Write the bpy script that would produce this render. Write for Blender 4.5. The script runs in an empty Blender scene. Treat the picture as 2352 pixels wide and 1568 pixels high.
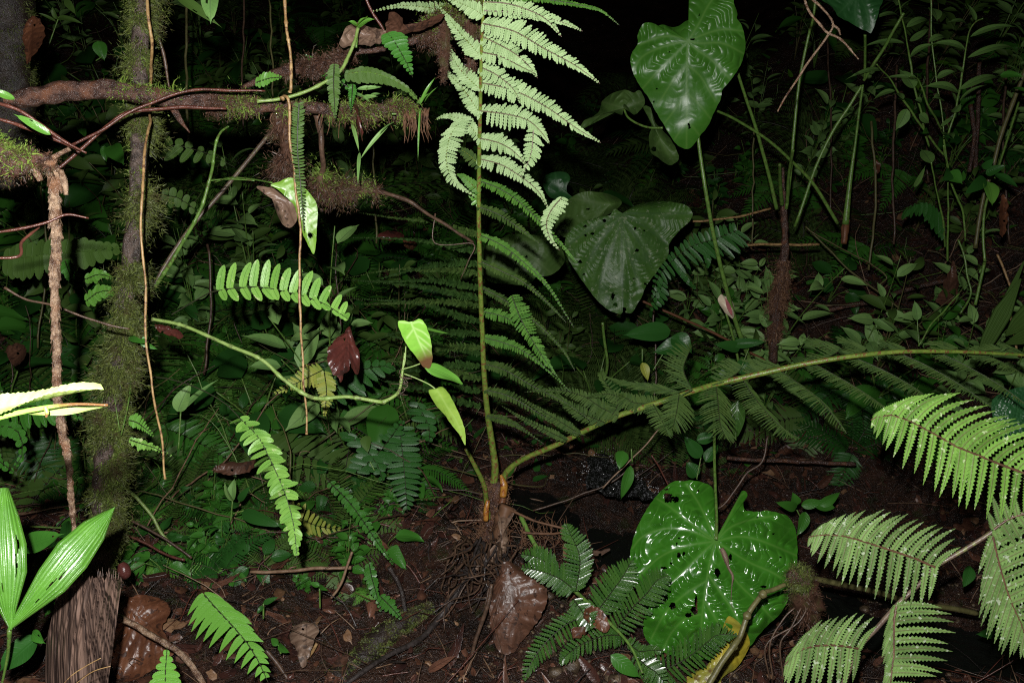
import bpy, math, random
import numpy as np
from mathutils import Vector, noise
random.seed(7)
S = bpy.context.scene
COL = S.collection
# ------------------------------------------------------------------ camera, world, flash, exposure
PITCH = math.radians(14)
CAM = Vector((0, 0, 1.6))
FOC = 28 / 36 * 2352
RI = Vector((1, 0, 0)); FW = Vector((0, math.cos(PITCH), -math.sin(PITCH))); UP = Vector((0, math.sin(PITCH), math.cos(PITCH)))
cd = bpy.data.cameras.new('camera'); cam = bpy.data.objects.new('camera', cd); COL.objects.link(cam)
cd.lens = 28; cd.sensor_width = 36; cd.clip_start = 0.02; cd.clip_end = 400
cam.location = CAM; cam.rotation_euler = (math.pi / 2 - PITCH, 0, 0); S.camera = cam
w = bpy.data.worlds.new('World'); S.world = w; w.use_nodes = True
nt = w.node_tree; sky = nt.nodes.new('ShaderNodeTexSky'); sky.sky_type = 'NISHITA'; sky.sun_disc = False
sky.sun_elevation = math.radians(-4); sky.sun_rotation = math.radians(200)
nt.links.new(sky.outputs[0], nt.nodes['Background'].inputs[0]); nt.nodes['Background'].inputs[1].default_value = 0.02
fl = bpy.data.lights.new('camera_flash', 'POINT'); fl.energy = 205; fl.shadow_soft_size = 0.012; fl.color = (1.0, 0.985, 0.96)
flo = bpy.data.objects.new('camera_flash', fl); COL.objects.link(flo); flo.location = CAM + RI * -0.035 + UP * 0.10 - FW * 0.05
S.view_settings.view_transform = 'Standard'; S.view_settings.look = 'None'; S.view_settings.exposure = 0; S.view_settings.gamma = 1
S.cycles.max_bounces = 4; S.cycles.diffuse_bounces = 2; S.cycles.glossy_bounces = 2; S.cycles.transmission_bounces = 2
S.cycles.sample_clamp_indirect = 3; S.cycles.use_denoising = False; S.cycles.pixel_filter_type = 'BLACKMAN_HARRIS'; S.cycles.filter_width = 1.15; S.cycles.light_sampling_threshold = 0
# ------------------------------------------------------------------ helpers
def P(x, y, d):
    return CAM + RI * ((x - 1176) / FOC * d) + UP * ((784 - y) / FOC * d) + FW * d
def facing(x, y, R):
    return R / math.sqrt(1 + ((x - 1176) / FOC) ** 2 + ((784 - y) / FOC) ** 2)
def V(dx, dy, d, dd=0.0):
    return RI * (dx / FOC * d) - UP * (dy / FOC * d) + FW * dd
def T(c, r, pts):
    return [(588 * c + p[0] / 3.0, 522.5 * r + p[1] / 3.0) + tuple(p[2:]) for p in pts]
def rnd(a, b): return random.uniform(a, b)
class MB:
    def __init__(s): s.v = []; s.f = []; s.m = []; s.a = []
    def add(s, vs, fs, mi=0, at=None):
        o = len(s.v); s.v += [tuple(q) for q in vs]; s.a += (at if at else [(0.0, 0.0, 0.5)] * len(vs))
        for f in fs: s.f.append(tuple(i + o for i in f)); s.m.append(mi)
def props(o, label=None, cat=None, group=None, kind=None):
    if label: o['label'] = label
    if cat: o['category'] = cat
    if group: o['group'] = group
    if kind: o['kind'] = kind
    return o
def loc_of(p):
    l = Vector((0, 0, 0))
    while p is not None: l = l + p.location; p = p.parent
    return l
def mk(name, mb, mats, parent=None, smooth=True, origin=None):
    me = bpy.data.meshes.new(name)
    off = loc_of(parent) + (Vector(origin) if (origin is not None and parent is None) else Vector((0, 0, 0)))
    vs = np.array(mb.v, dtype=np.float64).reshape(-1, 3) - np.array(off)
    me.from_pydata(vs.tolist(), [], mb.f)
    mats = mats if isinstance(mats, (list, tuple)) else [mats]
    for m in mats: me.materials.append(m)
    me.polygons.foreach_set('material_index', np.array(mb.m, dtype=np.int32))
    if smooth: me.polygons.foreach_set('use_smooth', np.ones(len(mb.f), dtype=bool))
    at = me.attributes.new('lf', 'FLOAT_VECTOR', 'POINT')
    at.data.foreach_set('vector', np.array(mb.a, dtype=np.float32).ravel())
    me.update()
    o = bpy.data.objects.new(name, me); COL.objects.link(o)
    if parent is not None: o.parent = parent
    elif origin is not None: o.location = origin
    return o
def thing(name, label, cat, loc, group=None):
    o = bpy.data.objects.new(name, None); COL.objects.link(o); o.location = loc; o.empty_display_size = 0.05
    return props(o, label, cat, group)
def solo(name, mb, mats, label, cat, origin, group=None, smooth=True):
    o = mk(name, mb, mats, None, smooth, origin); return props(o, label, cat, group)
def copy_tree(o, parent=None):
    c = o.copy(); COL.objects.link(c)
    if parent is not None: c.parent = parent
    for ch in list(o.children): copy_tree(ch, c)
    return c
def cr(pts, n):
    """catmull-rom resample: pts = list of tuples -> n samples (numpy)"""
    p = np.array([tuple(q) for q in pts], dtype=float)
    if len(p) == 2: return np.array([p[0] + (p[1] - p[0]) * t for t in np.linspace(0, 1, n)])
    q = np.vstack([2 * p[0] - p[1], p, 2 * p[-1] - p[-2]])
    m = len(p) - 1; out = []
    for t in np.linspace(0, m, n):
        i = min(int(t), m - 1); u = t - i
        a, b, c, d = q[i], q[i + 1], q[i + 2], q[i + 3]
        out.append(0.5 * ((2 * b) + (c - a) * u + (2 * a - 5 * b + 4 * c - d) * u * u + (3 * b - a - 3 * c + d) * u ** 3))
    return np.array(out)
def px(pts, d0, d1=None):
    """pixel polyline (x,y[,d]) -> world points with depth running d0..d1"""
    d1 = d0 if d1 is None else d1; n = len(pts) - 1
    return [P(q[0], q[1], q[2] if len(q) > 2 else d0 + (d1 - d0) * i / max(n, 1)) for i, q in enumerate(pts)]
def tube(mb, pts, rad, n=None, seg=8, rough=0.0, fs=40.0, nodes=0, mi=0, cap=True, wob=0.0, nodeh=0.35):
    """tube through world pts with radii (list or scalar), bark noise rough (fraction of radius)"""
    pts = [tuple(p) for p in pts]
    rs = rad if isinstance(rad, (list, tuple)) else [rad] * len(pts)
    if len(rs) != len(pts): rs = [rs[0] + (rs[-1] - rs[0]) * i / (len(pts) - 1) for i in range(len(pts))]
    n = n or max(6, len(pts) * 5)
    q = cr([p + (r,) for p, r in zip(pts, rs)], n)
    c = [Vector(t[:3]) for t in q]; r = [abs(t[3]) for t in q]
    if wob:
        so = rnd(0, 50)
        for i in range(n):
            c[i] = c[i] + Vector(noise.noise_vector(c[i] * 14 + Vector((so, 0, 0)))) * wob
    tg = [(c[min(i + 1, n - 1)] - c[max(i - 1, 0)]).normalized() for i in range(n)]
    u = tg[0].orthogonal().normalized(); vs = []; at = []; L = 0.0
    tot = sum((c[i + 1] - c[i]).length for i in range(n - 1)) + 1e-9
    for i in range(n):
        u = (u - tg[i] * u.dot(tg[i])).normalized(); v = tg[i].cross(u)
        if i: L += (c[i] - c[i - 1]).length
        k = 1.0
        if nodes:
            ph = (L / tot * nodes) % 1.0; k += nodeh * math.exp(-((min(ph, 1 - ph)) * tot / nodes / (r[i] * 0.8)) ** 2)
        for j in range(seg):
            a = 2 * math.pi * j / seg
            dr = math.cos(a) * u + math.sin(a) * v
            rr = r[i] * k
            if rough: rr *= 1 + rough * noise.fractal(c[i] * fs + dr * r[i] * fs, 1.0, 2.0, 3)
            vs.append(c[i] + dr * rr); at.append((L / tot, j / seg, 0.5))
    fs_ = [(i * seg + j, i * seg + (j + 1) % seg, (i + 1) * seg + (j + 1) % seg, (i + 1) * seg + j) for i in range(n - 1) for j in range(seg)]
    if cap: fs_ += [tuple(range(seg))[::-1], tuple((n - 1) * seg + j for j in range(seg))]
    mb.add(vs, fs_, mi, at)
    return c, r
def rpx(r, d): return r / FOC * d
def blade(mb, base, dv, nrm, L, W, teeth=0, serr=0.25, curve=None, fold=0.12, prof='lance', mi=0, rv=None, base_w=0.6):
    """one leaflet: midline + serrate edges"""
    n = max(5, teeth * 2) if teeth else 6
    rv = rnd(0, 1) if rv is None else rv
    dv = dv.normalized(); curve = curve or Vector((0, 0, 0))
    vs = []; at = []
    for k in range(n + 1):
        s = k / n
        c = base + dv * (L * s) + curve * (L * s * s)
        tg = (dv + curve * (2 * s)).normalized(); sd = tg.cross(nrm)
        if sd.length < 1e-5: sd = tg.orthogonal()
        sd.normalize(); up = sd.cross(tg)
        if prof == 'lance': w = (base_w + (1 - base_w) * min(1, s * 5)) * (1 - s ** 2.2) ** 0.9
        elif prof == 'oblong': w = (base_w + (1 - base_w) * min(1, s * 6)) * (1 - s ** 5) ** 0.7
        elif prof == 'taper': w = (1 - s) ** 0.75
        else: w = math.sin(math.pi * min(1, s * 0.94 + 0.06) ** 0.75) ** 0.8 * (1 - s * 0.1)
        w = max(w, 0.02) * W / 2
        e = (1 - serr if k % 2 == 0 else 1.0) if teeth else 1.0
        a = W / (n) * 0.4 if teeth else 0
        vs += [c, c + sd * w * e + up * w * fold + tg * (a if teeth else 0), c - sd * w * e + up * w * fold + tg * (a if teeth else 0)]
        at += [(s, 0, rv), (s, 1, rv), (s, 1, rv)]
    fs_ = []
    for k in range(n):
        o = k * 3; fs_ += [(o, o + 3, o + 4, o + 1), (o, o + 2, o + 5, o + 3)]
    mb.add(vs, fs_, mi, at)
def pinna(mb, path, A, B, L, W, sp, curveA=None, curveB=None, teeth=3, serr=0.3, nrm=None, prof='lance', t0=0.0, shape='fern',
          rr=0.0012, jit=0.06, fold=0.12, tipmix=0.75, mi=0, rmi=1, LB=None, nj=0.25, gaps=0.0, base_w=0.6, minl=0.08):
    """rachis with leaflets on both sides; A,B world-space side vectors (unit-ish)"""
    tot = sum((Vector(path[i + 1]) - Vector(path[i])).length for i in range(len(path) - 1))
    n = max(4, int(tot / sp))
    q = cr([tuple(p) for p in path], n + 1); q = [Vector(t) for t in q]
    if rr: tube(mb, [tuple(t) for t in q[::max(1, n // 12)]] + [tuple(q[-1])], [rr, rr * 0.35], seg=5, n=max(8, n // 2), mi=rmi, cap=False)
    nrm = nrm or -FW
    LB = L if LB is None else LB
    for i in range(n):
        t = i / n
        if t < t0: continue
        u = (t - t0) / (1 - t0)
        if shape == 'fern': f = min(1, 0.55 + u * 2.2) * max(minl, (1 - u) ** 0.75)
        elif shape == 'even': f = min(1, 0.7 + u * 3) * (1 - u ** 3.5) * 0.95 + 0.05
        elif shape == 'belly': f = max(0.1, math.sin(math.pi * (0.12 + 0.88 * u)) ** 0.7)
        else: f = max(0.08, 1 - u)
        tg = (q[i + 1] - q[i]).normalized()
        for sd, ll, cv in ((A, L, curveA), (B, LB, curveB)):
            if sd is None or (gaps and random.random() < gaps): continue
            mixf = tipmix * u ** 2.2
            dv = (sd.normalized() * (1 - mixf) + tg * mixf + Vector((rnd(-1, 1), rnd(-1, 1), rnd(-1, 1))) * jit).normalized()
            nn = (nrm + Vector((rnd(-1, 1), rnd(-1, 1), rnd(-1, 1))) * nj).normalized()
            c2 = (cv * (1 - 0.6 * mixf) if cv else Vector((0, 0, 0))) + Vector((rnd(-1, 1), rnd(-1, 1), rnd(-1, 1))) * jit * 1.2
            l2 = ll * f * rnd(0.92, 1.06)
            blade(mb, q[i] + tg * rnd(-.1, .1) * sp, dv, nn, l2, W * min(1, 0.45 + f * 0.7), teeth if l2 > 0.012 else 0, serr, c2, fold, prof, mi, base_w=base_w)
    return q
def leaf3(mb, base, tip, W, nrm, bend=0.0, n=12, m=3, prof='ovate', fold=0.15, rip=0.0, nv=9, mi=0, wave=0.0, drip=True, teeth=0, holes=0):
    """broad leaf from base to tip; bend = sag along -nrm (fraction of length)"""
    base, tip = Vector(base), Vector(tip); L = (tip - base).length; dv = (tip - base).normalized()
    sd = dv.cross(nrm).normalized(); up = sd.cross(dv).normalized(); rv = rnd(0, 1); ph = rnd(0, 6)
    vs = []; at = []
    cols = list(range(-m, m + 1))
    for i in range(n + 1):
        s = i / n
        if prof == 'ovate': w = (math.sin(math.pi * s ** 0.72) ** 0.85) * (1 - 0.25 * s)
        elif prof == 'lance': w = math.sin(math.pi * s ** 0.9) ** 1.0
        elif prof == 'heart': w = min(1, (s * 9 + 0.12)) ** 0.5 * (1 - s) ** 0.62
        elif prof == 'strap': w = min(1, s * 8 + 0.3) * (1 - s ** 4)
        else: w = math.sin(math.pi * s) ** 0.6
        if drip and s > 0.86: w = min(w, (1 - s) * 1.1)
        w = max(w, 0.012) * W / 2
        cen = base + dv * L * s - up * (bend * L * (4 * s * (1 - s)) * -1)
        for j in cols:
            t = j / m; e = 1 + (0.07 * ((i % 2) * 2 - 1) if teeth and abs(j) == m else 0)
            r_ = rip * W * (math.sin((s * nv - abs(t) * 1.2) * 2 * math.pi)) * min(1, abs(t) * 2) * (1 - abs(t) * .6) if rip else 0
            wv = wave * W * math.sin(s * 7 + ph + (2 if t > 0 else 0)) * t * t
            vs.append(cen + sd * w * t * e + up * (abs(t) * w * fold * 2 + r_ + wv)); at.append((s, abs(t), rv))
    k = len(cols); fs_ = []
    hs = [(rnd(.2, .85), rnd(-.8, .8), rnd(.03, .07)) for _ in range(holes)]
    for i in range(n):
        for j in range(k - 1):
            s = (i + .5) / n; t = (cols[j] + .5) / m
            if any(((s - a) / b) ** 2 + ((t - c) / (b * 3)) ** 2 < 1 for a, c, b in hs): continue
            fs_.append((i * k + j, (i + 1) * k + j, (i + 1) * k + j + 1, i * k + j + 1))
    mb.add(vs, fs_, mi, at)
def polyleaf(mb, outline, junc, d0, gx=0.0, gy=0.0, veins=(), holes=(), rip=0.004, sp=26.0, cup=0.0, nr=320, rings=64, edge=0.01, smooth=True, ed_noise=1.2, seed=0, fade=0):
    """broad leaf traced as outline (px) around its petiole junction; depth gx,gy metres per 1000 px; raised veins, quilted ripples, chewed holes"""
    o = np.array(outline, float)
    # closed resample by arc length
    cl = np.vstack([o, o[:1]]); sub = []
    m = len(o)
    for i in range(m):
        a, b, c, d = o[(i - 1) % m], o[i], o[(i + 1) % m], o[(i + 2) % m]
        for u in np.linspace(0, 1, 12, endpoint=False):
            if smooth: sub.append(0.5 * ((2 * b) + (c - a) * u + (2 * a - 5 * b + 4 * c - d) * u * u + (3 * b - a - 3 * c + d) * u ** 3))
            else: sub.append(b + (c - b) * u)
    sub = np.array(sub); seg = np.linalg.norm(np.diff(np.vstack([sub, sub[:1]]), axis=0), axis=1); cum = np.concatenate([[0], np.cumsum(seg)])
    tt = np.linspace(0, cum[-1], nr, endpoint=False); subc = np.vstack([sub, sub[:1]])
    out = np.stack([np.interp(tt, cum, subc[:, 0]), np.interp(tt, cum, subc[:, 1])], 1)
    out += np.array([[noise.noise(Vector((p[0] * .09 + seed, p[1] * .09, 0))), noise.noise(Vector((p[0] * .09, p[1] * .09 + seed, 5)))] for p in out]) * ed_noise
    J = np.array(junc, float)
    size = np.max(np.linalg.norm(out - J, axis=1))
    R = (np.arange(0, rings + 1) / rings) ** 0.9
    pts = J + (out - J)[None, :, :] * R[:, None, None]       # rings x nr x 2
    flat = pts.reshape(-1, 2)
    # distance to veins
    dmin = np.full(len(flat), 1e9); ang = np.zeros(len(flat))
    for v in veins:
        c = cr(v, 14); dm = np.full(len(flat), 1e9)
        for i in range(len(c) - 1):
            a, b = c[i], c[i + 1]; ab = b - a; t = np.clip(((flat - a) @ ab) / (ab @ ab + 1e-9), 0, 1)
            dm = np.minimum(dm, np.linalg.norm(flat - (a + t[:, None] * ab), axis=1))
        dmin = np.minimum(dmin, dm)
    rad = np.linalg.norm(flat - J, axis=1)
    vein = np.exp(-(dmin / 2.2) ** 2)
    gv = 1 - np.exp(-(dmin / 9.0) ** 2)
    nz = np.array([noise.noise(Vector((p[0] * .03 + seed, p[1] * .03, 1.0))) for p in flat])
    nz2 = np.array([noise.noise(Vector((p[0] * .011 + seed, p[1] * .011, 3.0))) for p in flat])
    phase = (rad - dmin * 0.45) / sp + nz * 0.5 + nz2 * .8
    q = phase - np.floor(phase)
    rb = np.sin(np.pi * q) ** 0.7                            # pillows between secondary veins
    rimf = np.exp(-((q - np.round(q)) * sp / 2.0) ** 2) * gv
    env = gv * np.clip((dmin) / 14.0, 0, 1)
    if fade: env = env * np.clip(1 - (flat[:, 1] - J[1]) / fade, .12, 1)
    h = rip * env * rb * np.clip(0.8 + 1.2 * nz + 0.8 * nz2, .15, 1.6) 
    Rr = np.repeat(R, nr)
    h = h + cup * Rr ** 2 + edge * nz2 * Rr ** 2 * 2
    dep = d0 + gx * (flat[:, 0] - J[0]) / 1000 + gy * (flat[:, 1] - J[1]) / 1000 - h
    kill = np.zeros(len(flat), bool)
    vs = [P(flat[i, 0], flat[i, 1], dep[i]) for i in range(len(flat))]
    at = [(float(vein[i]), float(rimf[i]), float(0.5 + 0.5 * nz2[i])) for i in range(len(flat))]
    fs_ = []
    hn = [(hx, hy, rx, ry, rnd(0, 9)) for hx, hy, rx, ry in holes]
    for i in range(rings):
        for j in range(nr):
            a, b, c, d = i * nr + j, i * nr + (j + 1) % nr, (i + 1) * nr + (j + 1) % nr, (i + 1) * nr + j
            cx, cy = (flat[a] + flat[c]) / 2; dead = False
            for hx, hy, rx, ry, s_ in hn:
                k = ((cx - hx) / rx) ** 2 + ((cy - hy) / ry) ** 2
                if k < 3 and k < 1 + 0.9 * noise.noise(Vector((cx * .25 + s_, cy * .25, s_))): dead = True; break
            if not dead: fs_.append((a, b, c, d))
    mb.add(vs, fs_, 0, at)
def moss(mb, pts, rad, n, L, wd=0.0005, down=0.5, side=None, clump=0.75, mi=0, scale=22.0, thr=-0.05):
    """shaggy moss: limp branched strands growing off a stem (pts, rad = sampled centre line and radii)"""
    k = 0; tries = 0; m = len(pts); n = int(n * 2.6); L *= .8; wd = .0007 if wd < .0011 else wd
    while k < n and tries < n * 12:
        tries += 1
        i = random.randrange(m - 1); u = random.random(); c = pts[i].lerp(pts[i + 1], u); r = rad[i]
        tg = (pts[i + 1] - pts[i]).normalized(); a = rnd(0, 6.283); o = tg.orthogonal().normalized()
        dr = o * math.cos(a) + tg.cross(o) * math.sin(a)
        if side is not None and dr.dot(side) < rnd(-0.9, 0.5): continue
        p = c + dr * r * 0.95
        nz = noise.noise(p * scale)
        if nz < thr + rnd(-.2, .2): continue
        k += 1; l = L * (.25 + 1.2 * random.random() ** 2.2) * (1 + 1.2 * max(0, nz))
        g = (dr * .9 + tg * rnd(-.9, .9) + Vector((rnd(-1, 1), rnd(-1, 1), rnd(-1, 1))) * .6).normalized(); q = p; rv = rnd(0, 1)
        s = g.cross(-FW + Vector((rnd(-.5, .5), rnd(-.5, .5), rnd(-.5, .5)))).normalized() * wd * rnd(.6, 1.5)
        vs = [q - s, q + s]; fs_ = []; at = [(0, 0, rv)] * 2
        for z in range(3):
            g = (g + Vector((rnd(-1, 1), rnd(-1, 1), rnd(-1, 1))) * .55 - Vector((0, 0, down * .55))).normalized(); q = q + g * l / 3
            w_ = s * (1.1 if z < 2 else .3); vs += [q - w_, q + w_]; at += [(z / 3, 0, rv)] * 2; fs_.append((z * 2, z * 2 + 1, z * 2 + 3, z * 2 + 2))
            if random.random() < clump:
                for _ in range(2):
                    e = q + (g + Vector((rnd(-1, 1), rnd(-1, 1), rnd(-1, 1))) * 1.2).normalized() * l * .22; o_ = len(vs); vs += [q - s * .8, q + s * .8, e]; at += [(.5, 0, rv)] * 3; fs_.append((o_, o_ + 1, o_ + 2))
        mb.add(vs, fs_, mi, at)
def drops(pts, rad, n, spread, s=.0008, parent=None):
    """water droplets caught in moss: one mesh per stem"""
    mb = MB(); m = len(pts)
    for _ in range(n):
        i = random.randrange(m); v = Vector((rnd(-1, 1), rnd(-1, 1), rnd(-1, 1))).normalized(); c = pts[i] + v * (rad[i] + rnd(0, spread)); a = s * rnd(.6, 1.5)
        X = [c + Vector(q) * a for q in ((1, 0, 0), (-1, 0, 0), (0, 1, 0), (0, -1, 0), (0, 0, 1), (0, 0, -1))]
        mb.add(X, [(0, 2, 4), (2, 1, 4), (1, 3, 4), (3, 0, 4), (2, 0, 5), (1, 2, 5), (3, 1, 5), (0, 3, 5)])
    o = mk('water_droplets', mb, M['drop'], parent)
    return o
# ------------------------------------------------------------------ materials
class N:
    def __init__(s, name):
        s.m = bpy.data.materials.new(name); s.m.use_nodes = True; s.t = s.m.node_tree; s.b = s.t.nodes['Principled BSDF']; s.out = s.t.nodes['Material Output']
    def n(s, ty, **k):
        x = s.t.nodes.new(ty)
        for a, b in k.items(): setattr(x, a, b)
        return x
    def l(s, a, b): s.t.links.new(a, b)
    def sock(s, x, i):
        return x.inputs[i]
    def set(s, inp, v):
        if hasattr(v, 'is_output') or hasattr(v, 'links'): s.l(v, inp)
        else: inp.default_value = v
    def math(s, op, a, b=0.0, c=None):
        x = s.n('ShaderNodeMath', operation=op); s.set(x.inputs[0], a); s.set(x.inputs[1], b)
        if c is not None: s.set(x.inputs[2], c)
        return x.outputs[0]
    def mix(s, f, a, b):
        x = s.n('ShaderNodeMix', data_type='RGBA'); s.set(x.inputs[0], f)
        for i, v in ((6, a), (7, b)):
            if isinstance(v, tuple): x.inputs[i].default_value = (*v[:3], 1)
            else: s.l(v, x.inputs[i])
        return x.outputs[2]
    def noise(s, scale, det=4, rough=.6, coord=None, dist=0.0):
        x = s.n('ShaderNodeTexNoise'); x.inputs['Scale'].default_value = scale; x.inputs['Detail'].default_value = det; x.inputs['Roughness'].default_value = rough
        x.inputs['Distortion'].default_value = dist
        s.l(coord or s.co(), x.inputs['Vector']); return x.outputs[0]
    def co(s):
        if not hasattr(s, '_co'): s._co = s.n('ShaderNodeTexCoord').outputs['Object']
        return s._co
    def ramp(s, v, lo, hi):
        x = s.n('ShaderNodeMapRange'); x.interpolation_type = 'SMOOTHSTEP'; s.set(x.inputs[0], v); x.inputs[1].default_value = lo; x.inputs[2].default_value = hi; return x.outputs[0]
    def attr(s):
        if not hasattr(s, '_at'):
            a = s.n('ShaderNodeAttribute', attribute_name='lf'); x = s.n('ShaderNodeSeparateXYZ'); s.l(a.outputs['Vector'], x.inputs[0]); s._at = x.outputs
        return s._at
    def bump(s, h, strength=.5, dist=.002, prev=None):
        x = s.n('ShaderNodeBump'); x.inputs['Strength'].default_value = strength; x.inputs['Distance'].default_value = dist; s.l(h, x.inputs['Height'])
        if prev is not None: s.l(prev, x.inputs['Normal'])
        return x.outputs[0]
    def fin(s, col, rough, normal=None, spec=.5, transl=None, coat=0.0):
        if isinstance(col, tuple): s.b.inputs['Base Color'].default_value = (*col[:3], 1)
        else: s.l(col, s.b.inputs['Base Color'])
        s.set(s.b.inputs['Roughness'], rough); s.b.inputs['Specular IOR Level'].default_value = spec
        if coat: s.b.inputs['Coat Weight'].default_value = coat; s.b.inputs['Coat Roughness'].default_value = .12
        if normal is not None: s.l(normal, s.b.inputs['Normal'])
        return s.m
def hsv(c, k): return tuple(min(1, x * k) for x in c)
def m_leaf(name, c1, c2, rough=.35, veinc=None, nv=9, vs=1.6, spots=None, spec=.32, vb=.0012, nscale=28, edge=None, spotthr=.62, spotsc=60, under=None, midw=.10):
    a = N(name); at = a.attr(); s, t, r = at[0], at[1], at[2]
    nz = a.noise(nscale, 5, .65)
    fac = a.ramp(a.math('ADD', a.math('MULTIPLY', nz, .7), a.math('MULTIPLY', r, .3)), .28, .68)
    col = a.mix(fac, c1, c2)
    ph = a.math('SUBTRACT', a.math('MULTIPLY', s, nv), a.math('MULTIPLY', t, vs))
    w = a.math('ABSOLUTE', a.math('SINE', a.math('MULTIPLY', ph, math.pi)))
    side = a.math('SUBTRACT', 1.0, a.ramp(w, 0.0, .3)); mid = a.math('SUBTRACT', 1.0, a.ramp(t, .02, midw))
    v = a.math('MAXIMUM', a.math('MULTIPLY', side, .45), mid)
    col = a.mix(a.math('MULTIPLY', v, .7), col, veinc or hsv(c2, 1.6))
    if spots:
        sp = a.ramp(a.noise(spotsc, 2, .5), spotthr, spotthr + .06); col = a.mix(sp, col, spots)
    if edge:
        e = a.ramp(a.math('ADD', s, a.math('MULTIPLY', nz, .5)), *edge[1]); col = a.mix(e, col, edge[0])
    h = a.math('ADD', a.math('MULTIPLY', v, -.6), a.math('MULTIPLY', a.noise(160, 3, .6), .35))
    if under is not None:
        g = a.n('ShaderNodeNewGeometry'); col = a.mix(g.outputs['Backfacing'], col, under)
    rr = a.math('ADD', rough - .08, a.math('MULTIPLY', a.noise(45, 3), .25))
    return a.fin(col, rr, a.bump(h, .6, vb), spec)
def m_heart(name, c1, c2, veinc, rough=.22, spots=None, spec=.5, brown=None, spotthr=.62, spotsc=70, bs=.35, bd=.004):
    a = N(name); at = a.attr(); v, rib, r = at[0], at[1], at[2]
    nz = a.noise(16, 5, .65); col = a.mix(a.ramp(nz, .3, .7), c1, c2)
    col = a.mix(a.math('MULTIPLY', a.ramp(r, .35, .75), .35), col, hsv(c2, 1.25))
    col = a.mix(a.math('MULTIPLY', rib, .14), col, veinc); col = a.mix(a.math('MULTIPLY', v, .6), col, veinc)
    if spots: col = a.mix(a.math('MULTIPLY', a.ramp(a.noise(spotsc, 3, .6), spotthr, spotthr + .05), .7), col, spots)
    if brown: col = a.mix(a.ramp(a.noise(brown[2], 3, .6), brown[1], brown[1] + .05), col, brown[0])
    h = a.math('ADD', a.noise(48, 2, .5, dist=.6), a.math('MULTIPLY', a.noise(220, 2), .12))
    h = a.math('SUBTRACT', h, a.math('MULTIPLY', rib, .12))
    rr = a.math('ADD', rough, a.math('MULTIPLY', a.noise(30, 3), .14))
    return a.fin(col, rr, a.bump(h, bs, bd), spec)
def m_stem(name, c1, c2, rough=.35, blotch=None, bump=.3, sc=60, spec=.5, thr=.55):
    a = N(name); nz = a.noise(sc, 5, .65); col = a.mix(a.ramp(nz, .35, .65), c1, c2)
    if blotch: col = a.mix(a.ramp(a.noise(sc * 1.9, 4, .6), thr, thr + .08), col, blotch)
    return a.fin(col, rough, a.bump(a.noise(sc * 4, 4, .7), bump, .003), spec)
def m_bark(name, c1, c2, c3, rough=.45, sc=40, bump=.9, lich=None, bd=.006):
    a = N(name); n1 = a.noise(sc, 6, .7); n2 = a.noise(sc * .3, 4, .6); col = a.mix(a.ramp(n1, .35, .68), c1, c2); col = a.mix(a.ramp(n2, .5, .7), col, c3)
    if lich: col = a.mix(a.ramp(a.noise(sc * .8, 5, .7), .64, .7), col, lich)
    h = a.math('ADD', n1, a.math('MULTIPLY', a.noise(sc * 6, 4, .7), .5))
    rr = a.math('MAXIMUM', .2, a.math('SUBTRACT', rough + .16, a.math('MULTIPLY', a.noise(sc * 2.5, 2), .55)))
    return a.fin(col, rr, a.bump(h, bump, bd), .5)
def m_strand(name, cols, rough=.4):
    a = N(name); r = a.attr()[2]; col = a.mix(a.ramp(r, .2, .8), cols[0], cols[1]); col = a.mix(a.ramp(a.noise(30, 3), .5, .7), col, cols[2])
    return a.fin(col, rough + .15, None, .25)
M = {}
M['green_warm'] = m_leaf('green_warm', (.10, .22, .022), (.15, .30, .035), .32, nv=10, veinc=(.2, .34, .07))
M['green_bright'] = m_leaf('green_bright', (.095, .25, .018), (.16, .35, .03), .3, nv=10, under=(.10, .26, .035))
M['green_mid'] = m_leaf('green_mid', (.06, .17, .012), (.11, .26, .02), .28, nv=9, under=(.04, .15, .018))
M['green_deep'] = m_leaf('green_deep', (.026, .095, .010), (.055, .145, .016), .3, nv=9, spec=.2, under=(.022, .09, .015))
M['green_olive'] = m_leaf('green_olive', (.048, .105, .014), (.08, .16, .022), .45, nv=9, under=(.06, .12, .022))
M['green_pale'] = m_leaf('green_pale', (.13, .27, .07), (.20, .36, .10), .45, nv=9, veinc=(.09, .16, .06))
M['green_yellow'] = m_leaf('green_yellow', (.17, .24, .03), (.28, .30, .05), .4, nv=9)
M['nephro'] = m_leaf('nephro', (.13, .30, .045), (.20, .40, .07), .38, nv=7, veinc=(.05, .14, .015), spots=(.38, .48, .2), spotthr=.66)
M['shrub_leaf'] = m_leaf('shrub_leaf', (.075, .16, .035), (.11, .22, .05), .5, nv=8, vs=1.4, veinc=(.05, .09, .035), vb=.002)
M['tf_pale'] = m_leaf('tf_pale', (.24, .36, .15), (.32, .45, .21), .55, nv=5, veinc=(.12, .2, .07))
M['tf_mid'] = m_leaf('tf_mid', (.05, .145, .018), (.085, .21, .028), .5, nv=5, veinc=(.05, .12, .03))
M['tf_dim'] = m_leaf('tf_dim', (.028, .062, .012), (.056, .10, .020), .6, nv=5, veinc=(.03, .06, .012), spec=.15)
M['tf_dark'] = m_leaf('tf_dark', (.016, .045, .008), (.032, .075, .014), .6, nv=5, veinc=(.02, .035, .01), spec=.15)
M['tf_near'] = m_leaf('tf_near', (.075, .17, .022), (.145, .30, .045), .45, nv=5, nscale=70, midw=.3, veinc=(.10, .085, .04), spots=(.34, .42, .22), spotthr=.64, spotsc=110)
M['tf_near2'] = m_leaf('tf_near2', (.075, .14, .035), (.15, .26, .07), .48, nv=5, nscale=70, midw=.3, veinc=(.11, .09, .05), spots=(.30, .36, .24), spotthr=.62, spotsc=110)
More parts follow.
